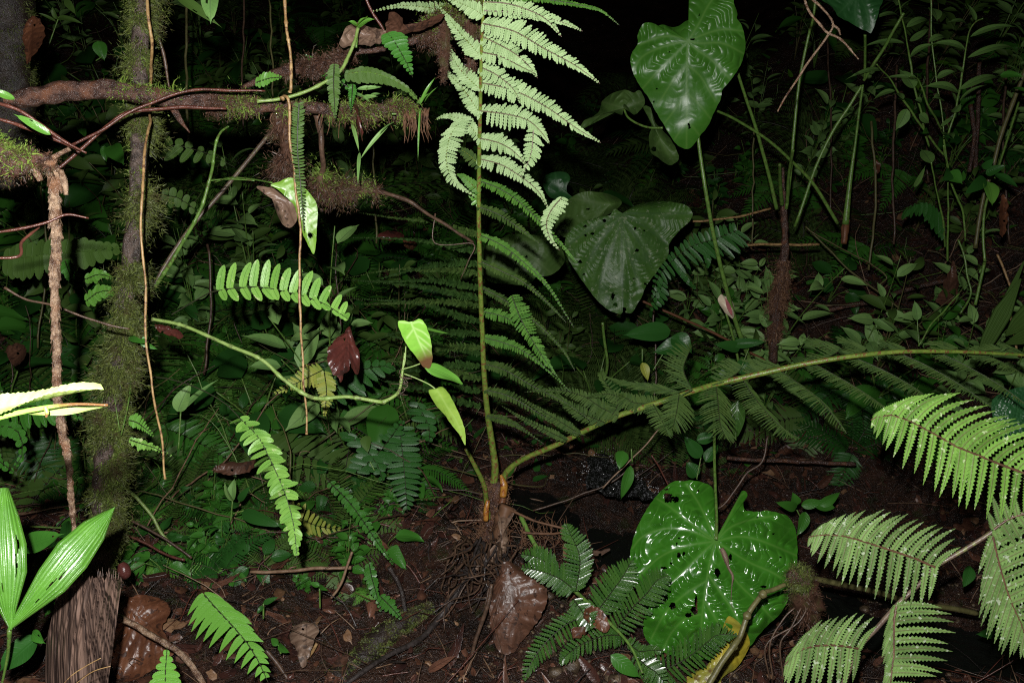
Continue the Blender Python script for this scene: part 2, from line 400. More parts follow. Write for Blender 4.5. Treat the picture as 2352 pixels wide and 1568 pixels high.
M['tf_wet'] = m_leaf('tf_wet', (.024, .075, .012), (.045, .115, .018), .2, nv=5, spec=.7)
M['palm'] = m_leaf('palm', (.06, .19, .018), (.10, .27, .03), .22, nv=1, veinc=(.11, .3, .04), spec=.9)
M['heart_lit'] = m_heart('heart_lit', (.030, .135, .010), (.042, .18, .014), (.10, .24, .04), .15, spec=.8, brown=((.10, .12, .02), .74, 22), bs=.16)
M['heart_up'] = m_heart('heart_up', (.034, .125, .012), (.045, .155, .016), (.10, .22, .04), .27, bs=.12, spec=.34)
M['heart_spot'] = m_heart('heart_spot', (.028, .075, .014), (.045, .105, .018), (.03, .07, .02), .36, spots=(.16, .20, .11), spotthr=.60, spotsc=75, spec=.28)
M['heart_dull'] = m_heart('heart_dull', (.04, .085, .018), (.06, .115, .026), (.08, .13, .04), .42, spec=.25, spots=(.2, .24, .15), spotthr=.68)
M['heart_dark'] = m_heart('heart_dark', (.012, .06, .014), (.018, .08, .018), (.03, .10, .03), .35)
M['heart_small'] = m_leaf('heart_small', (.20, .46, .05), (.27, .55, .08), .22, veinc=(.36, .6, .16), nv=8, edge=((.11, .055, .022), (.86, 1.0)), vs=3, vb=.003)
M['heart_droop'] = m_leaf('heart_droop', (.15, .34, .04), (.22, .42, .06), .3, nv=7, spots=(.13, .07, .025), spotthr=.6, spotsc=24)
M['dead'] = m_leaf('dead', (.055, .028, .018), (.13, .065, .04), .38, veinc=(.16, .09, .06), nv=10, vb=.004)
M['dead_dark'] = m_leaf('dead_dark', (.05, .016, .014), (.10, .03, .024), .25, veinc=(.09, .04, .03), nv=9, spots=(.2, .09, .04), spotthr=.7, vb=.004)
M['dead_orange'] = m_leaf('dead_orange', (.10, .038, .018), (.18, .075, .032), .4, veinc=(.05, .022, .014), nv=12, vb=.003)
M['dead_pale'] = m_leaf('dead_pale', (.13, .085, .06), (.24, .17, .12), .45, veinc=(.09, .05, .03), nv=10, vb=.004)
for _n, _a in (('dead', ((.05, .024, .015), (.13, .06, .036), (.045, .022, .014), .32)), ('dead_dark', ((.05, .014, .012), (.11, .03, .022), (.04, .014, .01), .22)), ('dead_orange', ((.07, .026, .014), (.17, .068, .032), (.05, .02, .012), .3)), ('dead_pale', ((.10, .06, .042), (.24, .16, .11), (.07, .035, .022), .38))):
    M[_n + '_p'] = m_heart(_n + '_traced', *_a, spots=(.02, .012, .01), spotthr=.57, spotsc=45, bs=.7)
M['green_warm_p'] = m_heart('green_warm_traced', (.10, .21, .02), (.15, .30, .03), (.22, .36, .09), .3, brown=((.09, .05, .02), .70, 30))
M['heart_droop_p'] = m_heart('heart_droop_traced', (.14, .26, .03), (.22, .34, .05), (.24, .36, .08), .32, brown=((.12, .05, .018), .60, 22))
M['stem_green'] = m_stem('stem_green', (.08, .17, .03), (.14, .26, .05), .3, blotch=(.09, .10, .03))
M['stem_node'] = m_stem('stem_node', (.17, .27, .06), (.24, .34, .10), .35, blotch=(.12, .15, .05))
M['stem_olive'] = m_stem('stem_olive', (.09, .085, .03), (.14, .13, .05), .4)
M['stem_straw'] = m_stem('stem_straw', (.24, .14, .055), (.40, .26, .11), .4, blotch=(.14, .07, .035), thr=.52)
M['stem_red'] = m_stem('stem_red', (.07, .025, .018), (.13, .045, .03), .25, blotch=(.22, .12, .09), thr=.66)
M['stem_tf'] = m_stem('stem_tf', (.10, .17, .025), (.19, .26, .045), .3, blotch=(.16, .075, .03), thr=.52)
M['stem_tfbrown'] = m_stem('stem_tfbrown', (.09, .06, .045), (.15, .11, .075), .35, blotch=(.16, .17, .06), thr=.55)
M['rach_brown'] = m_stem('rach_brown', (.07, .035, .022), (.12, .06, .035), .4)
M['rach_dark'] = m_stem('rach_dark', (.02, .025, .012), (.035, .04, .018), .4)
M['bark_trunk'] = m_bark('bark_trunk', (.035, .026, .022), (.15, .11, .09), (.11, .06, .052), .36, 75, lich=(.10, .12, .05))
M['bark_branch'] = m_bark('bark_branch', (.028, .015, .012), (.13, .070, .052), (.16, .07, .04), .34, 80, lich=(.07, .075, .03))
M['bark_pale'] = m_bark('bark_pale', (.09, .045, .028), (.42, .29, .19), (.22, .11, .06), .28, 70)
M['bark_dark'] = m_bark('bark_dark', (.014, .010, .009), (.04, .028, .022), (.03, .018, .014), .45, 30)
M['twig'] = m_stem('twig', (.05, .03, .02), (.11, .065, .042), .35)
M['twig_pale'] = m_stem('twig_pale', (.17, .10, .06), (.28, .18, .11), .4)
M['root_black'] = m_stem('root_black', (.02, .016, .015), (.055, .045, .042), .25, blotch=(.12, .11, .10), thr=.64)
M['moss'] = m_strand('moss', ((.035, .045, .012), (.11, .14, .03), (.06, .045, .02)), .35)
M['moss_green'] = m_strand('moss_green', ((.07, .13, .015), (.17, .25, .04), (.08, .08, .02)), .4)
M['moss_brown'] = m_strand('moss_brown', ((.035, .018, .012), (.09, .045, .028), (.06, .05, .02)), .3)
M['fibre'] = m_strand('fibre', ((.08, .035, .02), (.20, .11, .06), (.05, .025, .018)), .4)
M['spathe'] = m_stem('spathe', (.60, .50, .36), (.70, .60, .44), .4)
M['drop'] = m_stem('drop', (.05, .05, .04), (.08, .08, .06), .1, spec=1.0)
a = N('sheath'); tx = a.n('ShaderNodeMapping'); a.l(a.co(), tx.inputs[0]); tx.inputs['Scale'].default_value = (90, 3, .6); tx.inputs['Rotation'].default_value = (0, math.radians(8), 0)
z1 = a.noise(3.0, 6, .7, tx.outputs[0]); M['sheath'] = a.fin(a.mix(a.ramp(z1, .42, .62), (.02, .012, .010), (.19, .12, .09)), a.math('ADD', .25, a.math('MULTIPLY', z1, .4)), a.bump(z1, .5, .0006))
a = N('soil'); n1 = a.noise(7, 6, .7); n2 = a.noise(38, 5, .7); n3 = a.noise(140, 4, .7)
c = a.mix(a.ramp(n1, .35, .65), (.018, .011, .008), (.066, .034, .024)); c = a.mix(a.ramp(n2, .5, .7), c, (.10, .048, .03)); c = a.mix(a.ramp(n3, .60, .70), c, (.17, .095, .055)); c = a.mix(a.ramp(a.noise(60, 5, .8, dist=1.5), .36, .44), (.008, .006, .005), c); c = a.mix(a.math('MULTIPLY', a.ramp(a.noise(11, 5, .7), .56, .66), .6), c, (.03, .045, .012))  # near-black noise patches paint the shade of cavities into the soil
h = a.math('ADD', a.math('MULTIPLY', n2, 1.0), a.math('MULTIPLY', n3, .45))
M['soil'] = a.fin(c, a.math('MAXIMUM', .24, a.math('SUBTRACT', .64, a.math('MULTIPLY', n2, .75))), a.bump(h, 1.0, .03))
a = N('stone'); n1 = a.noise(30, 5, .7); M['stone'] = a.fin(a.mix(a.ramp(n1, .35, .7), (.05, .035, .022), (.17, .12, .07)), a.math('SUBTRACT', .6, a.math('MULTIPLY', a.noise(60, 3), .6)), a.bump(a.noise(70, 5, .7), .7, .006))
a = N('water'); h = a.noise(16, 4, .6, dist=1.2); M['water'] = a.fin((.008, .009, .008), .06, a.bump(h, .5, .02), .5)
a = N('foam'); h = a.noise(55, 5, .75, dist=.8); M['foam'] = a.fin(a.mix(a.ramp(a.noise(110, 5, .8, dist=1.5), .54, .62), (.007, .007, .006), (.30, .31, .32)), .08, a.bump(h, .6, .012), .5)
# ------------------------------------------------------------------ terrain
CP = [(0,1568,1.8),(300,1568,1.85),(700,1568,1.9),(1100,1568,1.95),(1500,1568,2.1),(1800,1568,2.25),(2352,1568,2.35),
 (0,1330,2.2),(400,1350,2.2),(800,1350,2.3),(1130,1240,2.42),(1100,1400,2.2),(1450,1320,2.75),(1700,1330,2.85),(2300,1350,2.8),
 (1280,1170,2.95),(1500,1200,3.05),(1750,1200,3.2),(2000,1250,3.1),(1340,1060,3.5),(1500,1060,3.6),(1800,1060,3.65),(2200,1050,3.5),
 (1000,1100,3.0),(700,1150,2.8),(300,1150,2.75),(0,1120,2.8),(1800,900,4.1),(2200,900,3.9),(1800,700,4.5),(2250,700,4.2),(1900,500,5.0),(2300,450,4.8),
 (1900,250,5.9),(2300,200,5.6),(1900,0,7),(2300,0,6.8),(1400,900,4.4),(1400,700,5.4),(1350,450,7.5),(1350,150,10.5),(1100,250,9),(1600,200,8),
 (1050,900,3.9),(1000,700,4.9),(900,450,6.4),(900,200,8.2),(600,900,3.5),(600,700,4.2),(600,450,5.3),(600,200,6.6),(600,0,8.2),
 (100,900,3.2),(100,700,3.8),(100,450,4.8),(100,200,5.8),(100,0,7)]
cw = [P(*c) for c in CP]
cw += [Vector(v) for v in ((0, 0, .42), (-3, 0, .6), (3, 0, .3), (0, -4, .4), (-5, -4, 1), (5, -4, .6), (-7, 5, 3), (8, 5, 2.6), (-8, 14, 7), (9, 14, 6.5), (0, 16, 5.5), (0, 22, 9), (-14, 10, 8), (14, 10, 7))]
CX = np.array([[c.x, c.y] for c in cw]); CZ = np.array([c.z for c in cw])
def K(r): return -r
STR = [P(*q) for q in ((1150,1120,3.05),(1330,1150,3.0),(1480,1190,2.95),(1700,1230,2.9),(1950,1290,2.75),(2200,1370,2.6),(2500,1480,2.5))]
STR = cr([tuple(q) for q in STR], 60)
n_ = len(CX); D_ = np.linalg.norm(CX[:, None] - CX[None], axis=2); A_ = np.zeros((n_ + 3, n_ + 3)); A_[:n_, :n_] = K(D_) - np.eye(n_) * 0.05
A_[:n_, n_] = 1; A_[:n_, n_ + 1:] = CX; A_[n_:, :n_] = A_[:n_, n_:].T
W_ = np.linalg.solve(A_, np.concatenate([CZ, [0, 0, 0]]))
gx_ = np.arange(-14, 14.01, .05); gy_ = np.arange(-4, 20.01, .05)
XX, YY = np.meshgrid(gx_, gy_)
ZZ = W_[n_] + W_[n_ + 1] * XX + W_[n_ + 2] * YY
for i in range(n_): ZZ += W_[i] * K(np.hypot(XX - CX[i, 0], YY - CX[i, 1]))
for q in STR: pass
D2 = np.min(np.stack([(XX - q[0]) ** 2 + (YY - q[1]) ** 2 for q in STR]), axis=0)
ZZ0 = ZZ.copy(); ZZ = ZZ - .11 * np.exp(-D2 / .2 ** 2)
def ground(x, y):
    i = min(max((x - gx_[0]) / .05, 0), len(gx_) - 2); j = min(max((y - gy_[0]) / .05, 0), len(gy_) - 2)
    a, b = int(i), int(j); u, v = i - a, j - b
    return (ZZ[b, a] * (1 - u) * (1 - v) + ZZ[b, a + 1] * u * (1 - v) + ZZ[b + 1, a] * (1 - u) * v + ZZ[b + 1, a + 1] * u * v)
def rugg(x, y, f=1.0):
    p = Vector((x, y, 0)); return f * (.05 * noise.noise(p * 1.7) + .04 * noise.noise(p * 5) + .028 * noise.noise(p * 13) + .013 * noise.noise(p * 36) - .05 * abs(noise.noise(p * 3.1 + Vector((7, 3, 0)))) - .03 * abs(noise.noise(p * 9 + Vector((2, 9, 0)))))
def G(x, y):
    d = 1.0; last = None
    while d < 14:
        p = P(x, y, d)
        if p.z < ground(p.x, p.y): return p, d
        d += .03
    return None, None
def on(x, y, lift=0.0): return Vector((x, y, ground(x, y) + rugg(x, y) + lift))
# near fine sheet and far coarse sheet in one mesh: spacing grows with distance
def axis(lo, hi, c, f0, gro):
    a = [c]; s = f0
    while a[-1] < hi: a.append(a[-1] + s); s *= gro
    b = [c]; s = f0
    while b[-1] > lo: b.append(b[-1] - s); s *= gro
    return sorted(set(b + a))
ax = axis(-40, 40, 0.2, .016, 1.014); ay = axis(-8, 45, 2.2, .016, 1.013)
mb = MB(); vs = []
for y in ay:
    for x in ax:
        z = ground(x, y)
        if y > 20: z += (y - 20) * .35
        if abs(x) > 14: z += (abs(x) - 14) * .3
        vs.append((x, y, z + rugg(x, y)))
k = len(ax); mb.add(vs, [(j * k + i, j * k + i + 1, (j + 1) * k + i + 1, (j + 1) * k + i) for j in range(len(ay) - 1) for i in range(k - 1)])
props(mk('ground', mb, M['soil']), kind='structure')
# stream: dark pool, little cascade with foam
mb = MB(); vs = []
def strip(mb, rows, dz=0.0):
    """rows of px (x,y,d) polylines of equal length -> sheet"""
    m = 60; R = [cr(r, m) for r in rows]; n = len(rows) * 16; g = []
    for i in range(n):
        f = i / (n - 1) * (len(rows) - 1); a = min(int(f), len(rows) - 2); u = f - a
        for j in range(m):
            q = R[a][j] * (1 - u) + R[a + 1][j] * u; p = P(*q); p.z += dz + .02 * noise.noise(p * 18) + .014 * noise.noise(p * 50); g.append(p)
    mb.add(g, [(i * m + j, i * m + j + 1, (i + 1) * m + j + 1, (i + 1) * m + j) for i in range(n - 1) for j in range(m - 1)])
g = []; m = 40; n = len(STR)
base_z = [ground(q[0], q[1]) + .035 for q in STR]
for k in range(1, n): base_z[k] = min(base_z[k], base_z[k - 1])
for k in range(n):
    t = np.array(STR[min(k + 1, n - 1)]) - np.array(STR[max(k - 1, 0)]); t[2] = 0; t /= np.linalg.norm(t); nn_ = np.array([-t[1], t[0]])
    for j in range(m):
        w_ = (j / (m - 1) - .5) * 1.0; X, Y = STR[k][0] + nn_[0] * w_, STR[k][1] + nn_[1] * w_; p = Vector((X, Y, base_z[k])); g.append(p + Vector((0, 0, .006 * noise.noise(p * 16) + .003 * noise.noise(p * 45))))
mb.add(g, [(i * m + j, i * m + j + 1, (i + 1) * m + j + 1, (i + 1) * m + j) for i in range(n - 1) for j in range(m - 1)])
props(mk('stream_water', mb, M['water']), kind='structure')
mb = MB()
strip(mb, [[(1345,1070,3.35),(1365,1062,3.38),(1390,1060,3.4)], [(1355,1095,3.2),(1380,1090,3.22),(1405,1085,3.24)], [(1340,1125,3.0),(1390,1120,3.02),(1460,1118,3.04)], [(1350,1140,2.92),(1420,1142,2.9),(1500,1150,2.9)], [(1380,1150,2.85),(1450,1165,2.8),(1520,1172,2.8)]], .035)
props(mk('stream_cascade', mb, M['foam']), kind='structure')

mb = MB()  # near-white drops scattered over the cascade as painted glints
for _ in range(420):
    x = random.gauss(1425, 45); y = 1085 + abs(x - 1385) * .45 + random.gauss(0, 14); p, d = G(x, y)
    if p is None: continue
    c = on(p.x, p.y, .02 + rnd(0, .03)); a_ = rnd(.0012, .0035); X = [c + Vector(q) * a_ for q in ((1, 0, 0), (-1, 0, 0), (0, 1, 0), (0, -1, 0), (0, 0, 1), (0, 0, -1))]
    mb.add(X, [(0, 2, 4), (2, 1, 4), (1, 3, 4), (3, 0, 4), (2, 0, 5), (1, 2, 5), (3, 1, 5), (0, 3, 5)])
props(mk('spray_glints', mb, m_stem('glint_white', (.5, .5, .52), (.75, .76, .78), .1)), 'white drops painted as glints over the little cascade', None, None, 'stuff')
# ------------------------------------------------------------------ trunk, branches, roots
def tubething(name, label, cat, pts, rad, mat, group=None, **kw):
    mb = MB(); c, r = tube(mb, pts, rad, **kw); return solo(name, mb, mat, label, cat, pts[0], group), c, r
# slender mossy trunk
TP = [(330,-60),(324,30),(322,100),(320,230),(318,350),(316,450),(308,540),(297,620),(287,700),(278,780),(270,860),(258,940),(246,1030),(240,1110),(238,1190),(235,1260),(228,1350),(222,1420)]
TR = [17,17,17,18,18,19,19,19,19,20,22,23,26,27,27,28,32,40]
tr = thing('mossy_tree', 'slender dark tree trunk wrapped in shaggy wet moss, rising the full height of the photo', 'tree', P(222,1420,1.95))
tpts = [P(x, y, 1.62 + .33 * max(0, (y - 700) / 720)) for x, y in TP]
mb = MB(); c, r = tube(mb, tpts, [rpx(a, 1.65) for a in TR], n=150, seg=20, rough=.22, fs=32); mk('trunk', mb, M['bark_trunk'], tr)
mb = MB()
cut = lambda a, b: (c[int(a * 150):int(b * 150)], r[int(a * 150):int(b * 150)])
moss(mb, *cut(0, .22), 2600, .03); moss(mb, *cut(.2, .62), 2600, .035, side=RI); moss(mb, *cut(.45, .68), 900, .03); moss(mb, *cut(.6, .86), 2600, .035, side=RI * .4); moss(mb, *cut(.55, .72), 900, .035, side=-RI); moss(mb, *cut(.84, 1), 900, .02)
mk('moss', mb, M['moss'], tr, smooth=False)
mb = MB(); moss(mb, *cut(.6, .8), 700, .022, side=RI); moss(mb, *cut(.0, .3), 350, .02); moss(mb, *cut(.8, 1.), 260, .016); mk('moss', mb, M['moss_green'], tr, smooth=False)
mb = MB(); tube(mb, px([(300,690),(299,770),(296,830),(300,880),(292,940),(278,1000)], 1.66, 1.72), .0016, seg=5); tube(mb, px([(296,760),(288,820),(270,870),(262,900),(275,990)], 1.66, 1.7), .001, seg=5); mk('creeping_stem', mb, M['stem_green'], tr)
# dark mossy trunk, far left top
tr2 = thing('mossy_tree', 'thick shadowed trunk cropped by the top left corner, furred with fine moss', 'tree', P(20,260,2.6))
mb = MB(); c, r = tube(mb, px([(10,-80),(16,60),(20,180),(18,320),(10,420)], 2.5, 2.7), rpx(52, 2.55), n=60, seg=20, rough=.2, fs=20); mk('trunk', mb, M['bark_dark'], tr2)
mb = MB(); moss(mb, c, r, 4500, .02, thr=-.5); mk('moss', mb, M['moss'], tr2, smooth=False)
# horizontal branch
BP = [(12,236,1.45),(60,226,1.46),(130,214,1.48),(200,208,1.49),(250,206,1.5),(330,217,1.52),(400,228,1.53),(470,234,1.55),(540,238,1.56),(600,243,1.58),(700,247,1.62),(780,252,1.66),(860,252,1.7),(930,244,1.74),(965,236,1.76)]
BR = [14,21,21,20,22,20,20,18,16,14,13,13,14,15,10]
br = thing('mossy_branch', 'thick reddish brown branch lying across the upper left in front of the trunks', 'branch', P(*BP[0]))
mb = MB(); c, r = tube(mb, px(BP, 0), [rpx(a, 1.53) for a in BR], n=220, seg=28, rough=.24, fs=34); mk('limb', mb, M['bark_branch'], br)
cut = lambda a, b: (c[int(a * 220):int(b * 220)], r[int(a * 220):int(b * 220)])
mb = MB(); tube(mb, px([(395,240),(405,262),(418,282),(436,305)], 1.5), [rpx(9, 1.5), rpx(8, 1.5), rpx(5, 1.5), rpx(1.5, 1.5)], seg=10, rough=.3); mk('stub', mb, M['bark_branch'], br)
drops(*cut(.4, 1), 160, .012, parent=br)
mb = MB(); moss(mb, *cut(.5, 1), 2200, .016, down=1.0); mk('moss', mb, M['moss_brown'], br, smooth=False)
mb = MB(); moss(mb, *cut(.55, 1), 700, .022, down=.4); moss(mb, *cut(.28, .45), 120, .018); mk('moss', mb, M['moss_green'], br, smooth=False)
mb = MB()   # hanging root curtain and rope of moss at the free end
for i in range(70):
    x = random.choice([rnd(620, 960), rnd(930, 985), rnd(930, 985)]); y = rnd(248, 262); l = rnd(18, 75); d = 1.6 + (x - 620) / 340 * .14
    tube(mb, [P(x, y, d), P(x + rnd(-6, 6), y + l * .5, d), P(x + rnd(-10, 10), y + l, d + rnd(-.02, .02))], [.0016, .0011, .0004], seg=4, n=7, wob=.003)
mk('root_curtain', mb, M['fibre'], br)
tw, c, r = tubething('mossy_branch', 'thin drooping branch with moss, hanging under the end of the thick branch', 'branch', px([(730,262),(738,330),(742,380),(735,420),(760,432),(830,436),(880,445),(940,462),(990,495),(1040,525),(1085,560)], 1.7, 2.0), [.010, .006, .006, .012, .014, .011, .006, .005, .004, .004, .003], M['twig'], n=90, rough=.3, wob=.006)
mb = MB(); moss(mb, c[24:52], r[24:52], 1100, .034, down=.7, thr=-.1); o = mk('moss', mb, M['moss_brown'], tw, smooth=False)
mb = MB(); moss(mb, c[20:52], r[20:52], 260, .03, down=-.4, thr=-.5); o = mk('moss', mb, M['moss_green'], tw, smooth=False)
mb = MB(); c, r = tube(mb, px([(640,258),(650,300),(655,345),(650,385)], 1.62, 1.66), [.014, .017, .010, .003], rough=.5, seg=12); moss(mb, c, r, 420, .045, down=1.2, thr=0)
solo('moss_clump', mb, M['moss_brown'], 'brown hanging clump of moss and root hairs under the middle of the thick branch', 'moss', c[0], smooth=False)
# upper dead-leaf branch
tw, c, r = tubething('mossy_branch', 'upper mossy branch holding curled dead leaves, left of the central frond stalk', 'branch', px([(560,200),(620,175),(680,158),(740,150),(820,118),(900,110),(960,85),(1020,35),(1080,25),(1110,30)], 1.75, 1.7), [.006, .009, .013, .013, .007, .006, .008, .010, .012, .008], M['bark_branch'], n=90, rough=.35, wob=.006)
mb = MB(); moss(mb, c[15:40], r[15:40], 700, .025, thr=-.5); moss(mb, c[60:90], r[60:90], 1300, .04, down=1.1, thr=-.5); mk('moss', mb, M['moss_brown'], tw, smooth=False)
mb = MB(); moss(mb, c[64:88], r[64:88], 700, .035, thr=-.5); mk('moss', mb, M['moss_green'], tw, smooth=False)
mb = MB()
for x, y, l in ((1016,40,150),(1022,60,120),(1075,50,125),(1085,60,110),(1010,80,60)):
    c_, r_ = tube(mb, [P(x, y, 1.68), P(x + 3, y + l * .5, 1.68), P(x + rnd(-4, 4), y + l, 1.68)], [.008, .006, .001], seg=6, rough=.6, n=14); moss(mb, c_, r_, 160, .014, down=1.2, thr=-.8)
mk('hanging_moss', mb, M['moss_brown'], tw, smooth=False)
# pale peeling stem
PS = [(112,368),(124,400),(127,450),(126,500),(129,560),(126,640),(127,720),(130,800),(130,880),(136,940),(146,1000),(157,1055),(160,1090),(163,1130),(168,1190),(175,1260),(190,1400)]
ps = thing('peeling_stem', 'pale brown upright stem with peeling bark standing nearest on the left', 'stem', P(190,1400,1.45))
mb = MB(); c, r = tube(mb, px(PS, 1.12, 1.42), [rpx(a, 1.15) for a in (12,11,10,10,9,9,9,9,8,8,8,8,7,8,7,7,7)], n=240, seg=16, rough=.5, fs=70, nodes=13, nodeh=.25); mk('stem', mb, M['bark_pale'], ps)
mb = MB()
for _ in range(420):
    i = random.randrange(5, 160); a = rnd(0, 6.28); tg = (c[i + 1] - c[i]).normalized(); o = tg.orthogonal().normalized(); dr = o * math.cos(a) + tg.cross(o) * math.sin(a); sd = tg.cross(dr) * rnd(.001, .004); l = rnd(.005, .02)
    p = c[i] + dr * r[i]; q = p + tg * l + dr * rnd(.001, .004); mb.add([p - sd, p + sd, q + sd * .8, q - sd * .7], [(0, 1, 2, 3)])
mk('flaking_bark', mb, M['bark_pale'], ps, smooth=False)
mb = MB(); tube(mb, px([(140,392),(148,420),(152,448)], 1.12), [.004, .004, .003], seg=8, rough=.3); tube(mb, px([(75,385),(86,402),(93,415)], 1.12), [.005, .005, .004], seg=8, rough=.3); tube(mb, px([(122,362),(140,352),(160,341)], 1.12), [.004, .003, .003], seg=8, rough=.3); mk('broken_twig', mb, M['bark_pale'], ps)
c_l = px([(-40,345),(0,365),(50,372),(100,368),(125,378)], 1.1, 1.13)
lg, c, r = tubething('mossy_root', 'mossy brown root mass entering from the left edge above the pale peeling stem', 'root', c_l, [.028, .024, .016, .009, .008], M['bark_branch'], n=50, rough=.4, fs=30)
mb = MB(); moss(mb, c, r, 420, .016, down=.9, thr=-.5, wd=.0006); mk('moss', mb, M['moss_brown'], lg, smooth=False)
mb = MB(); moss(mb, c[:32], r[:32], 500, .016, side=UP, thr=-.5, wd=.0006); mk('moss', mb, M['moss_green'], lg, smooth=False)
# twigs and red roots on the left
TW = [('upper of two dark red twigs slanting down from the left edge', [(-20,232),(40,250),(90,282),(140,318),(200,351)], 1.25, 4, 'stem_red'),
 ('lower of two dark twigs slanting down from the left edge', [(-20,268),(30,283),(90,305),(150,330),(185,348)], 1.27, 4, 'stem_red'),
 ('red root climbing from the pale stem up to the thick branch', [(132,388),(180,350),(230,305),(280,265),(320,252),(380,250),(440,248),(520,250)], 1.44, 4.2, 'stem_red'),
 ('red root running along the top of the thick branch', [(165,335),(230,300),(290,263),(350,238),(430,209),(520,207),(608,208)], 1.43, 3.2, 'stem_red'),
 ('grey brown twig crossing behind the pale stem to the left edge', [(-20,537),(50,524),(110,510),(155,492),(205,500)], 1.14, 3.2, 'stem_red'),
 ('crooked twig in the left edge below the crossing twig', [(-20,595),(42,590),(48,560),(70,538),(90,522)], 1.1, 3.2, 'stem_red'),
 ('long thin twig sloping down from the left edge to the mossy trunk', [(10,658),(60,688),(130,705),(200,730),(260,750),(300,757)], 1.35, 2.8, 'twig'),
 ('dark twig running upward behind the thick branch to the top', [(352,40),(365,90),(380,150),(390,205)], 1.66, 3.5, 'twig'),
 ('dark red twig leaning against the curled dead leaves', [(835,-20),(855,30),(880,70),(888,98)], 1.65, 3, 'stem_red'),
 ('thin bare twig with a fork behind the central frond stalk', [(1000,490),(998,560),(1085,560),(1075,600),(1058,640)], 1.95, 1.4, 'twig')]
for lab, pp, d, rr, m in TW: tubething('twig', lab, 'twig', px(pp, d, d + .05), [rpx(rr, d), rpx(rr * .8, d), rpx(rr * .55, d)][:1] * (len(pp) - 1) + [rpx(rr * .55, d)], M[m], 'bare twigs and roots on the left', seg=8, rough=.2, wob=.003, nodes=6, nodeh=.25)
# straw coloured hanging roots
for lab, pp, d0, d1, rr in (('long straw coloured root hanging from the top past the mossy trunk', [(338,-30,1.5),(346,60,1.5),(349,120,1.53),(346,190,1.6),(343,235,1.6),(341,276,1.52),(335,340,1.46),(328,420,1.43),(325,490,1.43),(329,600,1.44),(334,690,1.45),(335,780,1.46),(346,870,1.47),(360,950,1.48),(370,1030,1.49),(379,1103,1.5)], 1.5, 1.5, 3.6),
 ('straw coloured hanging root above the thick branch, at the top edge', [(654,-30),(660,50),(665,110),(670,196),(668,214)], 1.5, 1.53, 3.6),
 ('long straw coloured root hanging below the thick branch past the browned leaf', [(645,226),(652,222),(662,232),(667,290),(668,350),(680,430),(686,520),(689,640),(690,740),(696,820),(701,900),(705,995)], 1.5, 1.6, 4.0)):
    tubething('hanging_root', lab, 'root', px(pp, d0, d1), [rpx(rr * k, d0) for k in np.linspace(1, .6 if len(pp) > 6 else .9, len(pp))], M['stem_straw'], 'straw coloured hanging roots', seg=8, rough=.3, fs=60, wob=.006, nodes=6, nodeh=.5, n=len(pp) * 9)
# yellowish creeping runner along the branch
tubething('climbing_stem', 'yellow green climbing stem running along and above the right half of the thick branch', 'climber', px([(590,233),(640,228),(690,215),(735,195),(780,165),(800,130),(815,95),(822,65)], 1.53, 1.6), rpx(4, 1.5), M['stem_node'], seg=8, nodes=7)
# ------------------------------------------------------------------ noded green climber with heart leaves
cl = thing('climber', 'pale green noded climber curving under the mossy trunk, bearing four heart shaped leaves', 'climber', P(355,735,1.62))
mb = MB(); tube(mb, px([(350,733),(400,742),(440,755),(530,795),(600,825),(650,870),(700,905),(735,915),(800,911),(870,922),(886,920),(915,900),(923,862),(930,810)], 1.6, 1.55), [rpx(k, 1.58) for k in (4,4,4,4.3,4.3,4.3,4.6,4.6,4.2,4.4,4.2,3.6,3,2)], n=190, seg=10, nodes=11, nodeh=.4); mk('stem', mb, M['stem_node'], cl)
mb = MB()
for pp in ([(923,850),(930,830),(932,795)], [(923,848),(945,842),(965,835)], [(928,858),(955,868),(985,882),(1000,893)]): tube(mb, px(pp, 1.55), .0014, seg=6)
mk('petiole', mb, M['stem_node'], cl)
mb = MB()
for _ in range(12): x, y = rnd(915, 932), rnd(845, 900); tube(mb, [P(x, y, 1.55), P(x + rnd(-18, 18), y + rnd(2, 14), 1.55), P(x + rnd(-26, 26), y + rnd(5, 22), 1.55)], .0006, seg=4, n=6)
mk('rootlets', mb, M['twig'], cl)
mb = MB(); polyleaf(mb, T(1, 1, [(1060,650),(1020,642),(978,645),(985,690),(1005,740),(1030,790),(1060,835),(1110,900),(1150,955),(1180,972),(1205,955),(1215,900),(1212,850),(1205,780),(1185,710),(1160,655),(1125,628),(1095,645)]), T(1, 1, [(1068,655)])[0], 1.5, .2, .45,
  veins=[T(1, 1, v) for v in ([(1068,655),(1100,730),(1130,800),(1175,900),(1190,965)], [(1068,655),(1030,655),(990,650)], [(1085,690),(1150,720),(1195,760)], [(1105,740),(1160,780),(1207,820)], [(1125,790),(1170,830),(1213,870)], [(1085,700),(1040,760)], [(1075,660),(1120,650),(1150,660)])], rip=.0012, sp=16, nr=160, rings=30, edge=.004)
nn = N('heart_young'); at = nn.attr(); col = nn.mix(nn.math('MULTIPLY', at[0], .8), nn.mix(nn.ramp(nn.noise(18, 4), .3, .7), (.17, .42, .045), (.24, .50, .07)), (.42, .62, .22)); sx = nn.n('ShaderNodeSeparateXYZ'); nn.l(nn.co(), sx.inputs[0])
zz = nn.math('ADD', sx.outputs[2], nn.math('MULTIPLY', nn.noise(30, 4), .03)); zz = nn.math('SUBTRACT', zz, nn.math('MULTIPLY', sx.outputs[0], .35))
tipz = (P(1577, 842, 1.5) - P(355, 735, 1.62)); th = P(986, 815, 1.5) - P(355, 735, 1.62); off = th.z - th.x * .35
col = nn.mix(nn.math('SUBTRACT', 1.0, nn.ramp(zz, off - .005, off + .035)), col, (.10, .05, .022)); M['heart_young'] = nn.fin(col, .25, nn.bump(nn.noise(90, 3), .3, .002), .5)
